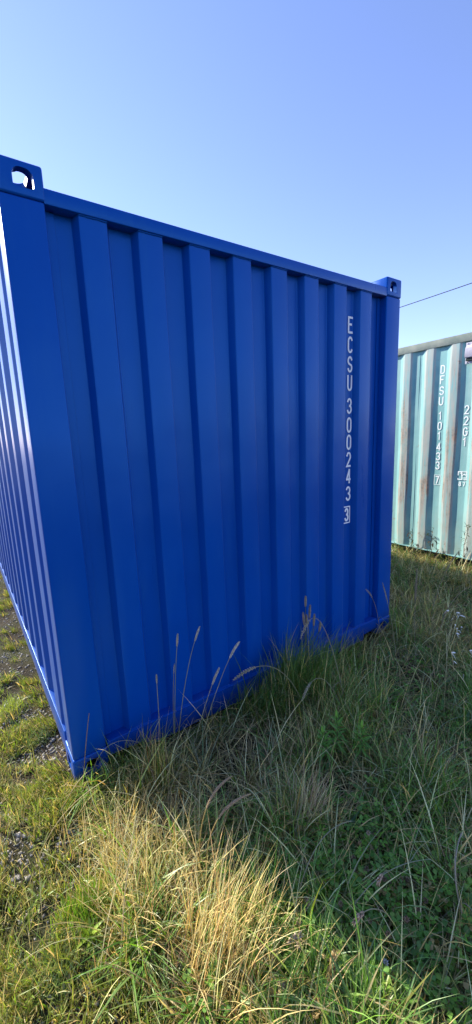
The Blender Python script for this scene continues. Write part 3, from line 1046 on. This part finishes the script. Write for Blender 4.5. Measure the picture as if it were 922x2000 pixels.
def spike(veg, pts, rad, c, count, length, spread=0.5):
    """dense flower spike along the polyline"""
    n = len(pts)
    for k in range(count):
        s = (k + 0.5) / count * (n - 1)
        i = min(int(s), n - 2)
        p = pts[i].lerp(pts[i + 1], s - i)
        d = (pts[i + 1] - pts[i]).normalized()
        a = d.cross(Vector((0.3, 0.2, 0.9))).normalized()
        b = d.cross(a)
        an = k * 2.4
        o = a * math.cos(an) + b * math.sin(an)
        t = (k + 0.5) / count
        env = math.sin(math.pi * min(0.97, 0.12 + t * 0.86)) ** 0.6
        f = random.uniform(0.8, 1.2)
        veg.grain(p + o * (rad * 0.25 * env), d + o * spread, length * (0.6 + 0.5 * env), rad * 0.55 * env, [x * f for x in c])

def stalk(name, label, pts, head=None, head_len=0.06, head_rad=0.006, stem_c=STRAW, head_c=PALE, r=0.0013, group=None, leaves=1, cat='grass stalk', mat=None):
    bx, by, _ = pts[0]
    bz = float(gz(bx, by)) - 0.004
    pts = [(bx, by, bz)] + list(pts[1:])
    root = empty(name, (bx, by, bz))
    tag(root, label, cat, group)
    line = curve_pts(pts, 18)
    v = Veg()
    v.tube(line, r * 1.5, r * 0.95, [x * 0.75 for x in stem_c], stem_c, 5)
    v.build('stem', M_STRAW, root, (bx, by, bz))
    if head:
        total = sum((line[i + 1] - line[i]).length for i in range(len(line) - 1))
        acc, i = 0.0, len(line) - 1
        hp = [line[-1]]
        while acc < head_len and i > 0:
            acc += (line[i] - line[i - 1]).length
            i -= 1
            hp.insert(0, line[i])
        hv = Veg()
        if head == 'spike':
            spike(hv, hp, head_rad, head_c, int(head_len * 900), head_rad * 2.0)
        elif head == 'loose':
            spike(hv, hp, head_rad * 1.5, head_c, int(head_len * 330), head_rad * 2.6, 0.9)
        elif head == 'ear':
            spike(hv, hp, head_rad, head_c, int(head_len * 420), head_rad * 2.6, 0.35)
        hv.build('seed_head', M_STRAW, root, (bx, by, bz))
    for k in range(leaves):
        i = random.randint(2, 6)
        p = line[i]
        lv = Veg()
        lv.blades(np.array([p[:]]), random.uniform(0.08, 0.16), 0.004, random.uniform(-2.6, -0.4), 0.3, 1.2, [x * 0.8 for x in stem_c], stem_c, segs=5)
        lv.build('blade', M_STRAW, root, (bx, by, bz))
    return root

def tussock(name, label, centre, n, h, spread, lean, az_mean, az_sd, cols, wts, w=(0.002, 0.004), curl=(0.2, 1.0), mat=None, cat='grass tussock', segs=6):
    bx, by = centre
    bz = float(gz(bx, by)) - 0.004
    root = empty(name, (bx, by, bz))
    tag(root, label, cat)
    v = Veg()
    x = bx + RNG.normal(0, spread, n)
    y = by + RNG.normal(0, spread, n)
    y = np.where((x > -0.02) & (x < WB), np.minimum(y, -0.03), y)
    b = np.stack([x, y, gz(x, y) - 0.004], 1)
    c0 = tints(n, cols, wts)
    az = RNG.normal(az_mean, az_sd, n)
    near = (y > -0.18) & (x > -0.02) & (x < WB)
    az = np.where(near & (np.sin(az) > 0.0), -az, az)
    v.blades(b, RNG.uniform(h * 0.45, h * 1.15, n), RNG.uniform(*w, n), az, RNG.uniform(0, lean, n), RNG.uniform(*curl, n), c0 * 0.85, c0 * 1.25, segs=segs)
    tag(v.build('blades', mat or M_GRASS, root, (bx, by, bz)), kind='stuff')
    return root

T = tussock
T('straw_tussock', 'tousled dry straw tussock leaning at the edge of the shadow beside a bright green tuft', (0.055, -0.66), 260, 0.31, 0.080, 0.55, 1.6, 1.9, [STRAW, PALE, BROWN, OLIVE], [3, 2, 1, 0.6], mat=M_STRAW)
T('straw_tussock', 'tall golden straw tussock fanning over sunlit clover', (0.20, -0.95), 300, 0.37, 0.070, 0.25, -0.3, 0.9, [STRAW, PALE, (0.40, 0.27, 0.11), OLIVE], [3, 1.8, 1.2, 0.5], mat=M_STRAW, curl=(0.1, 0.95))
T('straw_tussock', 'small pinkish dry tussock combed sideways in the deep shade', (0.68, -0.82), 150, 0.25, 0.03, 0.3, 0.1, 0.5, [(0.36, 0.25, 0.15), PALE, BROWN], [3, 1.5, 1], mat=M_STRAW, curl=(0.4, 1.2))
T('grass_tussock', 'long green grass tussock leaning on the blue end wall below the brown flower heads', (1.27, -0.19), 700, 0.46, 0.11, 0.35, -1.5, 1.6, [(0.085, 0.165, 0.04), GREEN, BLUEGRN, STRAW], [3, 2, 1.2, 0.7], curl=(0.0, 0.8), w=(0.003, 0.006))
T('grass_tussock', 'wispy green tussock before the middle of the blue bottom rail', (0.98, -0.17), 300, 0.32, 0.07, 0.4, -1.5, 1.4, [(0.085, 0.165, 0.04), GREEN, OLIVE], [3, 1.5, 1], w=(0.003, 0.005))
T('grass_tussock', 'upright green and yellow tussock at the sunlit rim of the shadow', (0.30, -0.27), 90, 0.32, 0.03, 0.22, -1.2, 1.2, [YGREEN, GREEN, STRAW, (0.22, 0.10, 0.04)], [2, 2, 1, 1], curl=(0.0, 0.4))
T('grass_tuft', 'dense bright green tuft on the turf beside the straw', (-0.085, -0.56), 900, 0.085, 0.042, 0.35, 0, 3, [(0.10, 0.20, 0.03), YGREEN, GREEN], [3, 2, 1.5], w=(0.0016, 0.003), curl=(0, 0.4), segs=3, cat='grass tuft')
T('grass_tuft', 'spiky yellow green tuft on gravel beside the blue long side', (-0.185, 0.80), 170, 0.12, 0.035, 0.8, 0, 3, [(0.26, 0.29, 0.05), YGREEN], [2, 1], segs=3, cat='grass tuft', w=(0.002, 0.0045))
T('grass_tuft', 'greyish green tuft among gravel close to the blue bottom rail', (-0.085, 0.44), 240, 0.07, 0.035, 0.8, 0, 3, [BLUEGRN, (0.14, 0.17, 0.09)], [2, 1], segs=3, cat='grass tuft')
T('grass_tuft', 'golden green tuft at the foot of the blue corner post', (-0.05, -0.09), 520, 0.10, 0.05, 0.45, -1.5, 1.4, [YGREEN, OLIVE, STRAW, GREEN], [3, 2, 1.4, 1], segs=3, cat='grass tuft')
T('grass_tuft', 'fine pale green tuft on dark soil ringed by short turf', (-0.19, -0.66), 420, 0.075, 0.05, 0.5, 0, 3, [(0.11, 0.17, 0.06), BLUEGRN, YGREEN], [2, 1.4, 1], segs=3, cat='grass tuft', w=(0.0014, 0.0028))

T('grass_tussock', 'low green tussock hiding the blue sill between the tall tussock and the corner notch', (1.62, -0.15), 320, 0.32, 0.10, 0.45, -1.5, 1.5, [(0.12, 0.21, 0.04), GREEN, OLIVE, STRAW], [3, 2, 1, 0.8], w=(0.003, 0.0055), curl=(0.0, 1.1))
T('grass_tussock', 'straw flecked tussock lapping the far stretch of the blue sill', (1.92, -0.20), 260, 0.25, 0.10, 0.5, -1.5, 1.5, [(0.12, 0.20, 0.04), STRAW, OLIVE, GREYB], [2, 1.5, 1, 1], w=(0.003, 0.0055), curl=(0.2, 1.4))
T('grass_tussock', 'loose arching green tussock in the open shade before the tall one', (1.42, -0.52), 320, 0.34, 0.09, 0.5, -1.5, 3.0, [(0.13, 0.23, 0.04), GREEN, BLUEGRN, STRAW], [3, 2, 1.2, 1.2], w=(0.003, 0.0055), curl=(0.3, 1.6))
T('grass_tussock', 'dark green tussock between the containers beside the wild oat', (2.35, -0.62), 240, 0.30, 0.10, 0.5, -1.5, 3.0, [(0.12, 0.21, 0.04), DKGREEN, STRAW, BROWN], [3, 2, 1.4, 1], w=(0.003, 0.0055), curl=(0.3, 1.6))
T('grass_tussock', 'fresh green tussock half hidden in the clover shade', (1.16, -1.02), 240, 0.24, 0.08, 0.5, -1.5, 3.0, [(0.13, 0.25, 0.04), GREEN, YGREEN], [3, 2, 0.7], w=(0.003, 0.006), curl=(0.3, 1.5))
T('grass_tussock', 'sparse thin tussock before the blue sill by the corner casting', (0.24, -0.12), 110, 0.20, 0.05, 0.35, -1.5, 1.4, [GREEN, OLIVE, STRAW], [2, 1, 1], w=(0.002, 0.004))

ST = stalk
ST('grass_stalk', 'bare reddish brown stalk rising against the blue corner post', [(0.019, -0.06, 0), (0.045, -0.06, 0.17), (0.085, -0.06, 0.375)], None, r=0.0017, stem_c=(0.30, 0.19, 0.10), leaves=0)
ST('grass_stalk', 'thin pale stem arching sideways over the blue corner casting', [(0.035, -0.09, 0), (0.124, -0.09, 0.185), (0.278, -0.12, 0.164)], None, r=0.0010, stem_c=(0.35, 0.30, 0.2), leaves=0)
ST('grass_stalk', 'fallen straw stems crossing the foot of the blue corner', [(-0.13, -0.15, 0), (-0.02, -0.10, 0.08), (0.07, -0.07, 0.10)], None, r=0.0016, stem_c=PALE, leaves=0)
gw = 'slender seed stalks before the blue end wall'
ST('grass_stalk', 'short straight seed stalk alone before the blue wall by the corner', [(0.384, -0.12, 0), (0.378, -0.16, 0.5)], 'spike', 0.045, 0.0042, stem_c=(0.34, 0.34, 0.16), head_c=(0.50, 0.44, 0.32), group=gw)
ST('grass_stalk', 'tallest straight seed stalk with pale head before the blue wall', [(0.453, -0.13, 0), (0.496, -0.17, 0.671)], 'spike', 0.06, 0.0048, stem_c=(0.30, 0.33, 0.14), head_c=(0.56, 0.50, 0.38), group=gw)
ST('grass_stalk', 'seed stalk bowed right with a bent pale head before the blue wall', [(0.458, -0.14, 0), (0.53, -0.15, 0.40), (0.642, -0.12, 0.641)], 'spike', 0.06, 0.005, stem_c=(0.32, 0.33, 0.15), head_c=(0.60, 0.54, 0.42), group=gw)
ST('grass_stalk', 'seed stalk with a tiny tight head between two taller ones', [(0.443, -0.16, 0), (0.459, -0.19, 0.538)], 'spike', 0.03, 0.0034, stem_c=(0.22, 0.2, 0.1), head_c=(0.48, 0.42, 0.30), group=gw)
ST('grass_stalk', 'leaning seed stalk with a long lower pale head before the blue wall', [(0.47, -0.24, 0), (0.60, -0.21, 0.27), (0.696, -0.2, 0.429)], 'spike', 0.075, 0.0055, stem_c=(0.40, 0.36, 0.18), head_c=(0.62, 0.56, 0.45), group=gw)
ST('grass_stalk', 'far leaning seed stalk with the largest pale head before the blue wall', [(0.49, -0.25, 0), (0.69, -0.21, 0.36), (0.825, -0.2, 0.528)], 'spike', 0.075, 0.006, stem_c=(0.40, 0.36, 0.18), head_c=(0.68, 0.62, 0.50), group=gw)
gb = 'brown flower heads above the green tussock'
for k, (x, z, bx, lab) in enumerate(((1.305, 0.649, 1.33, 'tallest brown flower spike above the green tussock at the blue wall'),
                                     (1.342, 0.584, 1.35, 'second tallest brown flower spike above the green tussock'),
                                     (1.283, 0.555, 1.31, 'brown flower spike leaning away from the others over the tussock'),
                                     (1.312, 0.53, 1.32, 'thick brown flower spike in the middle of the tussock heads'),
                                     (1.376, 0.516, 1.37, 'pale brown flower spike low beside the taller ones'),
                                     (1.43, 0.447, 1.40, 'lowest brown flower spike standing apart above the tussock'))):
    ST('flower_spike', lab, [(bx, -0.17, 0), (x, -0.2, z)], 'spike', 0.06 if k != 3 else 0.08, 0.0066, stem_c=(0.14, 0.15, 0.07), head_c=(0.40, 0.32, 0.23), group=gb, cat='flower spike')
ST('grass_stalk', 'long pale stem drooping with a loose head before the tussock', [(1.36, -0.48, 0), (1.30, -0.34, 0.52), (1.148, -0.32, 0.485)], 'loose', 0.10, 0.0045, r=0.0016, stem_c=(0.38, 0.33, 0.2), head_c=(0.5, 0.44, 0.32))
ST('grass_stalk', 'long stem arching low along the wall with a feathery drooping tip', [(1.18, -0.36, 0), (0.96, -0.36, 0.39), (0.661, -0.38, 0.47)], 'loose', 0.14, 0.0045, r=0.0015, stem_c=(0.34, 0.32, 0.18), head_c=(0.46, 0.42, 0.30))
ST('grass_stalk', 'pale arching stem curling down over the shaded tussock foot', [(1.32, -0.52, 0), (1.18, -0.46, 0.30), (1.02, -0.46, 0.25)], 'loose', 0.10, 0.004, r=0.0014, stem_c=(0.36, 0.33, 0.2), head_c=(0.46, 0.42, 0.30))
ST('grass_stalk', 'crooked pale stalk bent over at the far end of the blue sill', [(2.16, -0.12, 0), (2.16, -0.07, 0.27), (2.042, -0.06, 0.459)], 'loose', 0.12, 0.0035, stem_c=(0.36, 0.3, 0.18), head_c=(0.5, 0.44, 0.36))
ST('grass_stalk', 'straight thin stalk crossing the far blue corner post', [(1.80, -0.50, 0), (1.80, -0.45, 0.36), (1.747, -0.4, 0.681)], 'spike', 0.11, 0.0036, stem_c=(0.30, 0.28, 0.16), head_c=(0.42, 0.36, 0.28))
ST('grass_stalk', 'tall narrow plumed stalk standing between the two containers', [(2.00, -0.50, 0), (2.05, -0.44, 0.32), (2.116, -0.4, 0.688)], 'loose', 0.20, 0.0042, stem_c=(0.30, 0.26, 0.15), head_c=(0.36, 0.28, 0.2))
ST('grass_stalk', 'tall stalk bending over before the teal wall foot', [(2.62, -0.22, 0), (2.78, -0.21, 0.35), (2.97, -0.25, 0.602)], 'loose', 0.17, 0.004, r=0.0016, stem_c=(0.33, 0.27, 0.15), head_c=(0.38, 0.31, 0.2))
ST('grass_stalk', 'golden stem curving up and over towards the teal vent side', [(2.46, -0.37, 0), (2.68, -0.36, 0.28), (3.02, -0.40, 0.35)], None, r=0.0022, stem_c=(0.36, 0.26, 0.12))
ST('grass_stalk', 'rusty orange dry stem beside the curved golden one', [(2.70, -0.50, 0), (2.80, -0.50, 0.22), (2.78, -0.52, 0.36)], 'loose', 0.10, 0.004, stem_c=(0.32, 0.17, 0.07), head_c=(0.34, 0.19, 0.08))

# wild oats with hanging papery husks
def wild_oat():
    bx, by = 1.66, -0.86
    bz = float(gz(bx, by)) - 0.004
    root = empty('wild_oat', (bx, by, bz))
    tag(root, 'wild oat with white papery hanging husks between the containers', 'wild oat')
    v = Veg()
    line = curve_pts([(bx, by, bz), (1.80, -0.78, 0.30), (1.935, -0.74, 0.565)], 16)
    v.tube(line, 0.0017, 0.0009, OLIVE, PALE, 5)
    v.build('stem', M_STRAW, root, (bx, by, bz))
    spots = [(1.88, -0.72, 0.575), (1.93, -0.75, 0.56), (1.945, -0.76, 0.545), (1.95, -0.73, 0.525), (1.90, -0.76, 0.50), (1.93, -0.78, 0.485), (1.945, -0.75, 0.46),
             (1.955, -0.77, 0.445), (1.90, -0.77, 0.455), (1.76, -0.82, 0.41), (1.79, -0.82, 0.35), (1.87, -0.86, 0.40), (1.89, -0.88, 0.385), (1.92, -0.87, 0.37), (1.95, -0.85, 0.35),
             (1.84, -0.90, 0.30), (1.87, -0.92, 0.29), (1.90, -0.90, 0.29), (1.93, -0.88, 0.32), (1.80, -0.87, 0.29)]
    for i, s in enumerate(spots):
        s = Vector(s)
        p = min(line[7:], key=lambda q: abs(q.z - s.z - 0.01))
        hv = Veg()
        hv.tube([p, (p + s) / 2 + Vector((0, 0, 0.012)), s], 0.0006, 0.0004, PALE, PALE, 3)
        for k in (-1, 1):
            hv.leaf(s, (random.uniform(0.0, 0.9) + 0.25 * k, random.uniform(-0.5, 0.3), -0.55 + random.uniform(-0.3, 0.5)), (0.3, -0.8, 0.5), random.uniform(0.030, 0.042), 0.0085, (0.74, 0.72, 0.66), 0.1, 4)
        hv.build('husk', M_STRAW, root, (bx, by, bz))
wild_oat()

# fleabane shoots: whorled narrow leaves on a bare stem
def fleabane(label, x, y, h, lean=0.0):
    z = float(gz(x, y)) - 0.004
    root = empty('fleabane_shoot', (x, y, z))
    tag(root, label, 'weed', 'feathery green shoots in the shade')
    v = Veg()
    top = Vector((x + lean, y + 0.01, z + h))
    v.tube([(x, y, z), (x + lean * 0.4, y, z + h * 0.5), top], 0.0024, 0.0018, (0.16, 0.14, 0.07), (0.12, 0.17, 0.06), 6)
    v.build('stem', M_LEAF, root, (x, y, z))
    n = 34
    for i in range(n):
        s = 0.42 + 0.58 * i / n
        p = Vector((x, y, z)).lerp(top, s)
        a = i * 2.4
        el = -0.15 + 1.5 * (i / n) ** 1.3
        L = 0.066 * (1 - 0.35 * i / n) * random.uniform(0.8, 1.15)
        lv = Veg()
        f = random.uniform(0.85, 1.2)
        lv.leaf(p, (math.cos(a) * math.cos(el), math.sin(a) * math.cos(el), math.sin(el)), (0, 0, 1) if el < 1.2 else (math.cos(a), math.sin(a), 0.2), L, 0.0105, (0.17 * f, 0.33 * f, 0.06 * f), 0.2, 4)
        lv.build('leaf', M_LEAF, root, (x, y, z))
fleabane('tallest feathery green shoot on a bare stem in the shade', 1.06, -0.66, 0.27, 0.0)
fleabane('feathery green shoot leaning beside the tallest one', 1.02, -0.645, 0.215, -0.04)
fleabane('squat bushy feathery green shoot apart from the tallest one', 1.13, -0.74, 0.22, 0.015)

# plantain: basal lance leaves
def plantain(label, x, y, leaves, length, width, c, el0=0.7):
    z = float(gz(x, y)) - 0.002
    root = empty('plantain', (x, y, z))
    tag(root, label, 'plantain')
    for i in range(leaves):
        a = i * 2.4 + random.uniform(-0.3, 0.3)
        el = el0 + random.uniform(-0.45, 0.4)
        v = Veg()
        f = random.uniform(0.85, 1.2)
        v.leaf((x, y, z + 0.003 * i), (math.cos(a) * math.cos(el), math.sin(a) * math.cos(el), math.sin(el)), (0, 0, 1), length * random.uniform(0.7, 1.1), width, [q * f for q in c], 0.35, 7)
        v.build('leaf', M_LEAF, root, (x, y, z))
plantain('broad dark plantain leaves among sunlit clover beside the golden straw', 0.34, -1.00, 6, 0.20, 0.024, (0.07, 0.15, 0.035), 0.8)
plantain('bright lime green plantain rosette below the dense green tuft', -0.105, -0.66, 14, 0.060, 0.012, (0.24, 0.33, 0.035), 1.05)
plantain('small pale plantain rosette on bare soil ringed by short turf', -0.225, -0.42, 9, 0.060, 0.008, (0.19, 0.26, 0.05), 0.85)
plantain('upright dark plantain leaves in the deep shade of the clover', 0.76, -0.93, 5, 0.15, 0.018, (0.05, 0.12, 0.035), 1.0)
plantain('long bluish plantain leaves at the sunlit rim of the clover', 0.40, -1.28, 5, 0.14, 0.02, (0.09, 0.17, 0.06), 0.5)
plantain('narrow yellowish plantain leaves by the gravel near the blue corner', -0.18, -0.22, 5, 0.07, 0.009, (0.22, 0.24, 0.05), 0.7)

# foreground stalks
gf = 'ripe seed stalks over the clover'
ST('grass_stalk', 'long sunlit dry stalk curving into the shadow with a swept head', [(0.275, -0.70, 0), (0.295, -0.72, 0.277), (0.402, -0.74, 0.385)], 'spike', 0.13, 0.0042, r=0.0014, stem_c=STRAW, head_c=(0.50, 0.36, 0.22), group=gf)
ST('grass_stalk', 'shorter sunlit dry stalk curving into the shadow with a swept head', [(0.285, -0.72, 0), (0.318, -0.75, 0.246), (0.456, -0.78, 0.312)], 'spike', 0.13, 0.0042, r=0.0014, stem_c=STRAW, head_c=(0.50, 0.36, 0.22), group=gf)
ST('grass_stalk', 'stalk with a nodding fuzzy pinkish head over the plantain', [(0.19, -1.10, 0), (0.25, -1.11, 0.115), (0.30, -1.14, 0.06)], 'ear', 0.05, 0.009, r=0.0014, stem_c=STRAW, head_c=(0.50, 0.36, 0.25), group=gf)
ST('grass_stalk', 'slanting stalk with a short ripe head over the clover', [(0.16, -1.06, 0), (0.27, -1.06, 0.07), (0.39, -1.10, 0.13)], 'ear', 0.035, 0.008, r=0.0014, stem_c=STRAW, head_c=(0.52, 0.42, 0.30), group=gf)
ST('grass_stalk', 'stout golden ear below a single upright green blade', [(0.37, -1.24, 0), (0.40, -1.21, 0.07), (0.435, -1.19, 0.125)], 'ear', 0.075, 0.009, r=0.0016, stem_c=OLIVE, head_c=(0.46, 0.32, 0.12), group=gf, leaves=0)
ST('grass_stalk', 'long bare stem bowing towards the camera side with an orange tipped ear', [(0.72, -1.25, 0), (0.63, -1.20, 0.13), (0.52, -1.19, 0.165)], 'ear', 0.04, 0.007, r=0.0014, stem_c=(0.36, 0.32, 0.18), head_c=(0.60, 0.40, 0.26), group=gf)
ST('grass_stalk', 'thin stem with a small drooping orange ear in deep shade', [(0.80, -1.20, 0), (0.73, -1.17, 0.16), (0.66, -1.17, 0.17)], 'ear', 0.03, 0.006, r=0.0012, stem_c=(0.30, 0.28, 0.15), head_c=(0.60, 0.42, 0.28), group=gf)
ST('grass_stalk', 'pale stem arching over the clover with no seed head', [(0.42, -1.02, 0), (0.56, -0.99, 0.19), (0.74, -1.0, 0.20)], None, r=0.0013, stem_c=(0.34, 0.32, 0.2), group=gf, leaves=0)
ST('grass_stalk', 'long pale stem arching flat across the clover shade', [(0.52, -1.12, 0), (0.68, -1.14, 0.13), (0.92, -1.20, 0.10)], None, r=0.0014, stem_c=(0.32, 0.34, 0.2), group=gf, leaves=0)
ST('grass_stalk', 'bundle like grey stem bending at the rim of the clover', [(0.88, -1.36, 0), (0.86, -1.31, 0.18), (0.97, -1.27, 0.24)], None, r=0.0022, stem_c=(0.36, 0.31, 0.22), group=gf, leaves=2)
ST('grass_stalk', 'long straight straw lying slantwise across the green tuft', [(-0.06, -0.80, 0), (0.00, -0.72, 0.18), (0.09, -0.62, 0.33)], None, r=0.0014, stem_c=PALE, group=gf, leaves=0)
ST('grass_stalk', 'straw fallen across the short turf towards the gravel', [(-0.22, -0.28, 0.0), (-0.10, -0.24, 0.10), (0.07, -0.30, 0.22)], None, r=0.0013, stem_c=PALE, group=gf, leaves=0)

# dry clover heads
def clover_head(label, x, y, h, col):
    z = float(gz(x, y)) - 0.004
    root = empty('clover_flower', (x, y, z))
    tag(root, label, 'clover flower', 'clover heads at the edge of the shadow')
    v = Veg()
    top = Vector((x + random.uniform(-.02, .02), y + random.uniform(-.02, .02), z + h))
    v.tube([(x, y, z), Vector((x, y, z + h * 0.5)), top], 0.0011, 0.0009, GREEN, OLIVE, 4)
    v.build('stem', M_LEAF, root, (x, y, z))
    hv = Veg()
    for k in range(30):
        u = 1 - 1.75 * (k + 0.5) / 30
        a = k * 2.4
        rr = math.sqrt(max(0, 1 - u * u))
        d = Vector((rr * math.cos(a), rr * math.sin(a), u))
        f = random.uniform(0.75, 1.25)
        hv.grain(top + d * 0.003, d + Vector((0, 0, -0.35)), random.uniform(0.006, 0.009), 0.0017, [q * f for q in col])
    hv.build('flower_head', M_STRAW, root, (x, y, z))
n_cl = 0
for k in range(200):
    x, y = random.uniform(0.22, 0.85), random.uniform(-1.42, -0.95)
    if not (-0.30 < (y + 0.62 * x + 0.62) < 0.10) or n_cl >= 30:
        continue
    n_cl += 1
    white = random.random() < 0.05
    kind, col = ('fresh white', (0.66, 0.64, 0.66)) if white else random.choice([('withered reddish brown', (0.34, 0.20, 0.12)), ('withered tan', (0.48, 0.36, 0.23)), ('withered dark brown', (0.22, 0.13, 0.08))])
    clover_head(kind + ' clover head on a short stem by the shadow edge', x, y, random.uniform(0.08, 0.14), col)

# yellow flowers
def yellow_flower(label, x, y, h):
    z = float(gz(x, y)) - 0.004
    root = empty('yellow_flower', (x, y, z))
    tag(root, label, 'flower')
    v = Veg()
    v.tube([(x, y, z), (x + 0.01, y, z + h * 0.6), (x + 0.012, y + 0.004, z + h)], 0.0015, 0.001, GREEN, OLIVE, 4)
    v.build('stem', M_LEAF, root, (x, y, z))
    for i in range(6):
        hv = Veg()
        p = Vector((x + 0.012 + random.uniform(-.015, .015), y + random.uniform(-.012, .012), z + h + random.uniform(-.05, .01)))
        hv.tube([Vector((x + 0.008, y, p.z - 0.03)), p], 0.0007, 0.0006, OLIVE, OLIVE, 3)
        for k in range(6):
            a = k * 1.047
            hv.leaf(p, (math.cos(a), math.sin(a), 0.9), (0, 0, 1), 0.010, 0.005, (0.75, 0.58, 0.06), 0.2, 3, True)
        hv.build('bloom', M_LEAF, root, (x, y, z))
yellow_flower('small yellow bloomed weed in the grass below the wild oat', 1.52, -0.83, 0.09)
yellow_flower('yellow bloomed weed at the foot of the teal container', 4.28, 0.46, 0.17)
yellow_flower('tiny yellow flower at the sunlit clover rim', 0.56, -1.20, 0.08)

# dead climbing weeds on the teal wall
def dead_weed(label, x, y, h, n, seed):
    rnd = random.Random(seed)
    z = float(gz(x, y)) - 0.004
    root = empty('dead_weed', (x, y, z))
    tag(root, label, 'dead weed', 'dead weeds along the teal wall')
    v = Veg()
    pts = [Vector((x, y, z))]
    for k in range(8):
        pts.append(pts[-1] + Vector((rnd.uniform(-0.012, 0.006), rnd.uniform(-0.022, 0.022), h / 8)))
    v.tube(pts, 0.0045, 0.0020, (0.07, 0.05, 0.035), (0.10, 0.075, 0.05), 5)
    for i in range(n):
        p = pts[rnd.randint(2, 8)]
        q = p + Vector((-rnd.uniform(0.0, 0.06), rnd.uniform(-0.07, 0.07), rnd.uniform(0.0, 0.06)))
        v.tube([p, (p + q) / 2 + Vector((0, 0, 0.008)), q], 0.0020, 0.0014, (0.07, 0.05, 0.035), (0.09, 0.06, 0.04), 3)
    v.build('stem', M_STRAW, root, (x, y, z))
    for i in range(n):
        p = pts[rnd.randint(2, 8)] + Vector((-rnd.uniform(0.0, 0.04), rnd.uniform(-0.05, 0.05), rnd.uniform(-0.01, 0.03)))
        lv = Veg()
        lv.leaf(p, (rnd.uniform(-1, 0.1), rnd.uniform(-1, 1), rnd.uniform(-0.8, 0.6)), (0.3, 0.2, 1), rnd.uniform(0.03, 0.060), rnd.uniform(0.012, 0.022), rnd.choice([(0.05, 0.05, 0.03), (0.07, 0.10, 0.03), (0.09, 0.06, 0.04)]), 0.4, 3)
        lv.build('leaf', M_LEAF, root, (x, y, z))
dead_weed('thin dark weed climbing the teal wall close behind the blue post', 4.36, 1.32, 0.62, 12, 1)
dead_weed('leafy dark weed against the teal wall at the rust patch', 4.37, 1.00, 0.40, 14, 2)
dead_weed('dark dead weed on the teal wall below the boxed digit', 4.36, 0.74, 0.46, 16, 3)
dead_weed('low bushy dead weed at the foot of the teal wall', 4.16, 0.84, 0.24, 30, 4)
dead_weed('tall dead weed before the teal wall below the vent', 4.30, 0.28, 0.55, 22, 5)
dead_weed('branching dead weed casting long shadows on the teal wall', 4.25, 0.56, 0.36, 18, 6)

# ------------------------------------------------------------------ overhead cable with its poles
poles = []
for k, (px, py) in enumerate(((16.6, 31.0), (15.1, -11.0))):
    z = 0.0
    root = empty('utility_pole', (px, py, -0.2))
    tag(root, 'weathered wooden utility pole behind the blue container' if k == 0 else 'weathered wooden utility pole beyond the teal container', 'utility pole')
    bm = bmesh.new()
    bmesh.ops.create_cone(bm, cap_ends=True, segments=14, radius1=0.15, radius2=0.10, depth=8.06, matrix=Matrix.Translation((0, 0, 4.03)))
    bm_obj('pole_shaft', bm, M_POLE, root, smooth=50)
    bm_obj('cross_arm', box_bm(-0.7, 0.7, 0.10, 0.19, 7.51, 7.62, 0.01), M_POLE, root)
    bm_obj('cable_clamp', box_bm(-0.05, 0.05, -0.14, -0.095, 7.44, 7.56, 0.008), M_BOLT, root)
a, b = Vector((16.6, 31.0 - 0.10, 7.36)), Vector((15.1, -11.0 + 0.10, 7.36))
v = Veg()
pts = [a.lerp(b, k / 60) - Vector((0, 0, 0.75 * 4 * (k / 60) * (1 - k / 60))) for k in range(61)]
v.tube(pts, 0.016, 0.016, (0, 0, 0), (0, 0, 0), 6)
cable = v.build('overhead_cable', M_CABLE)
tag(cable, 'thin dark overhead cable crossing the sky above the teal container', 'cable')
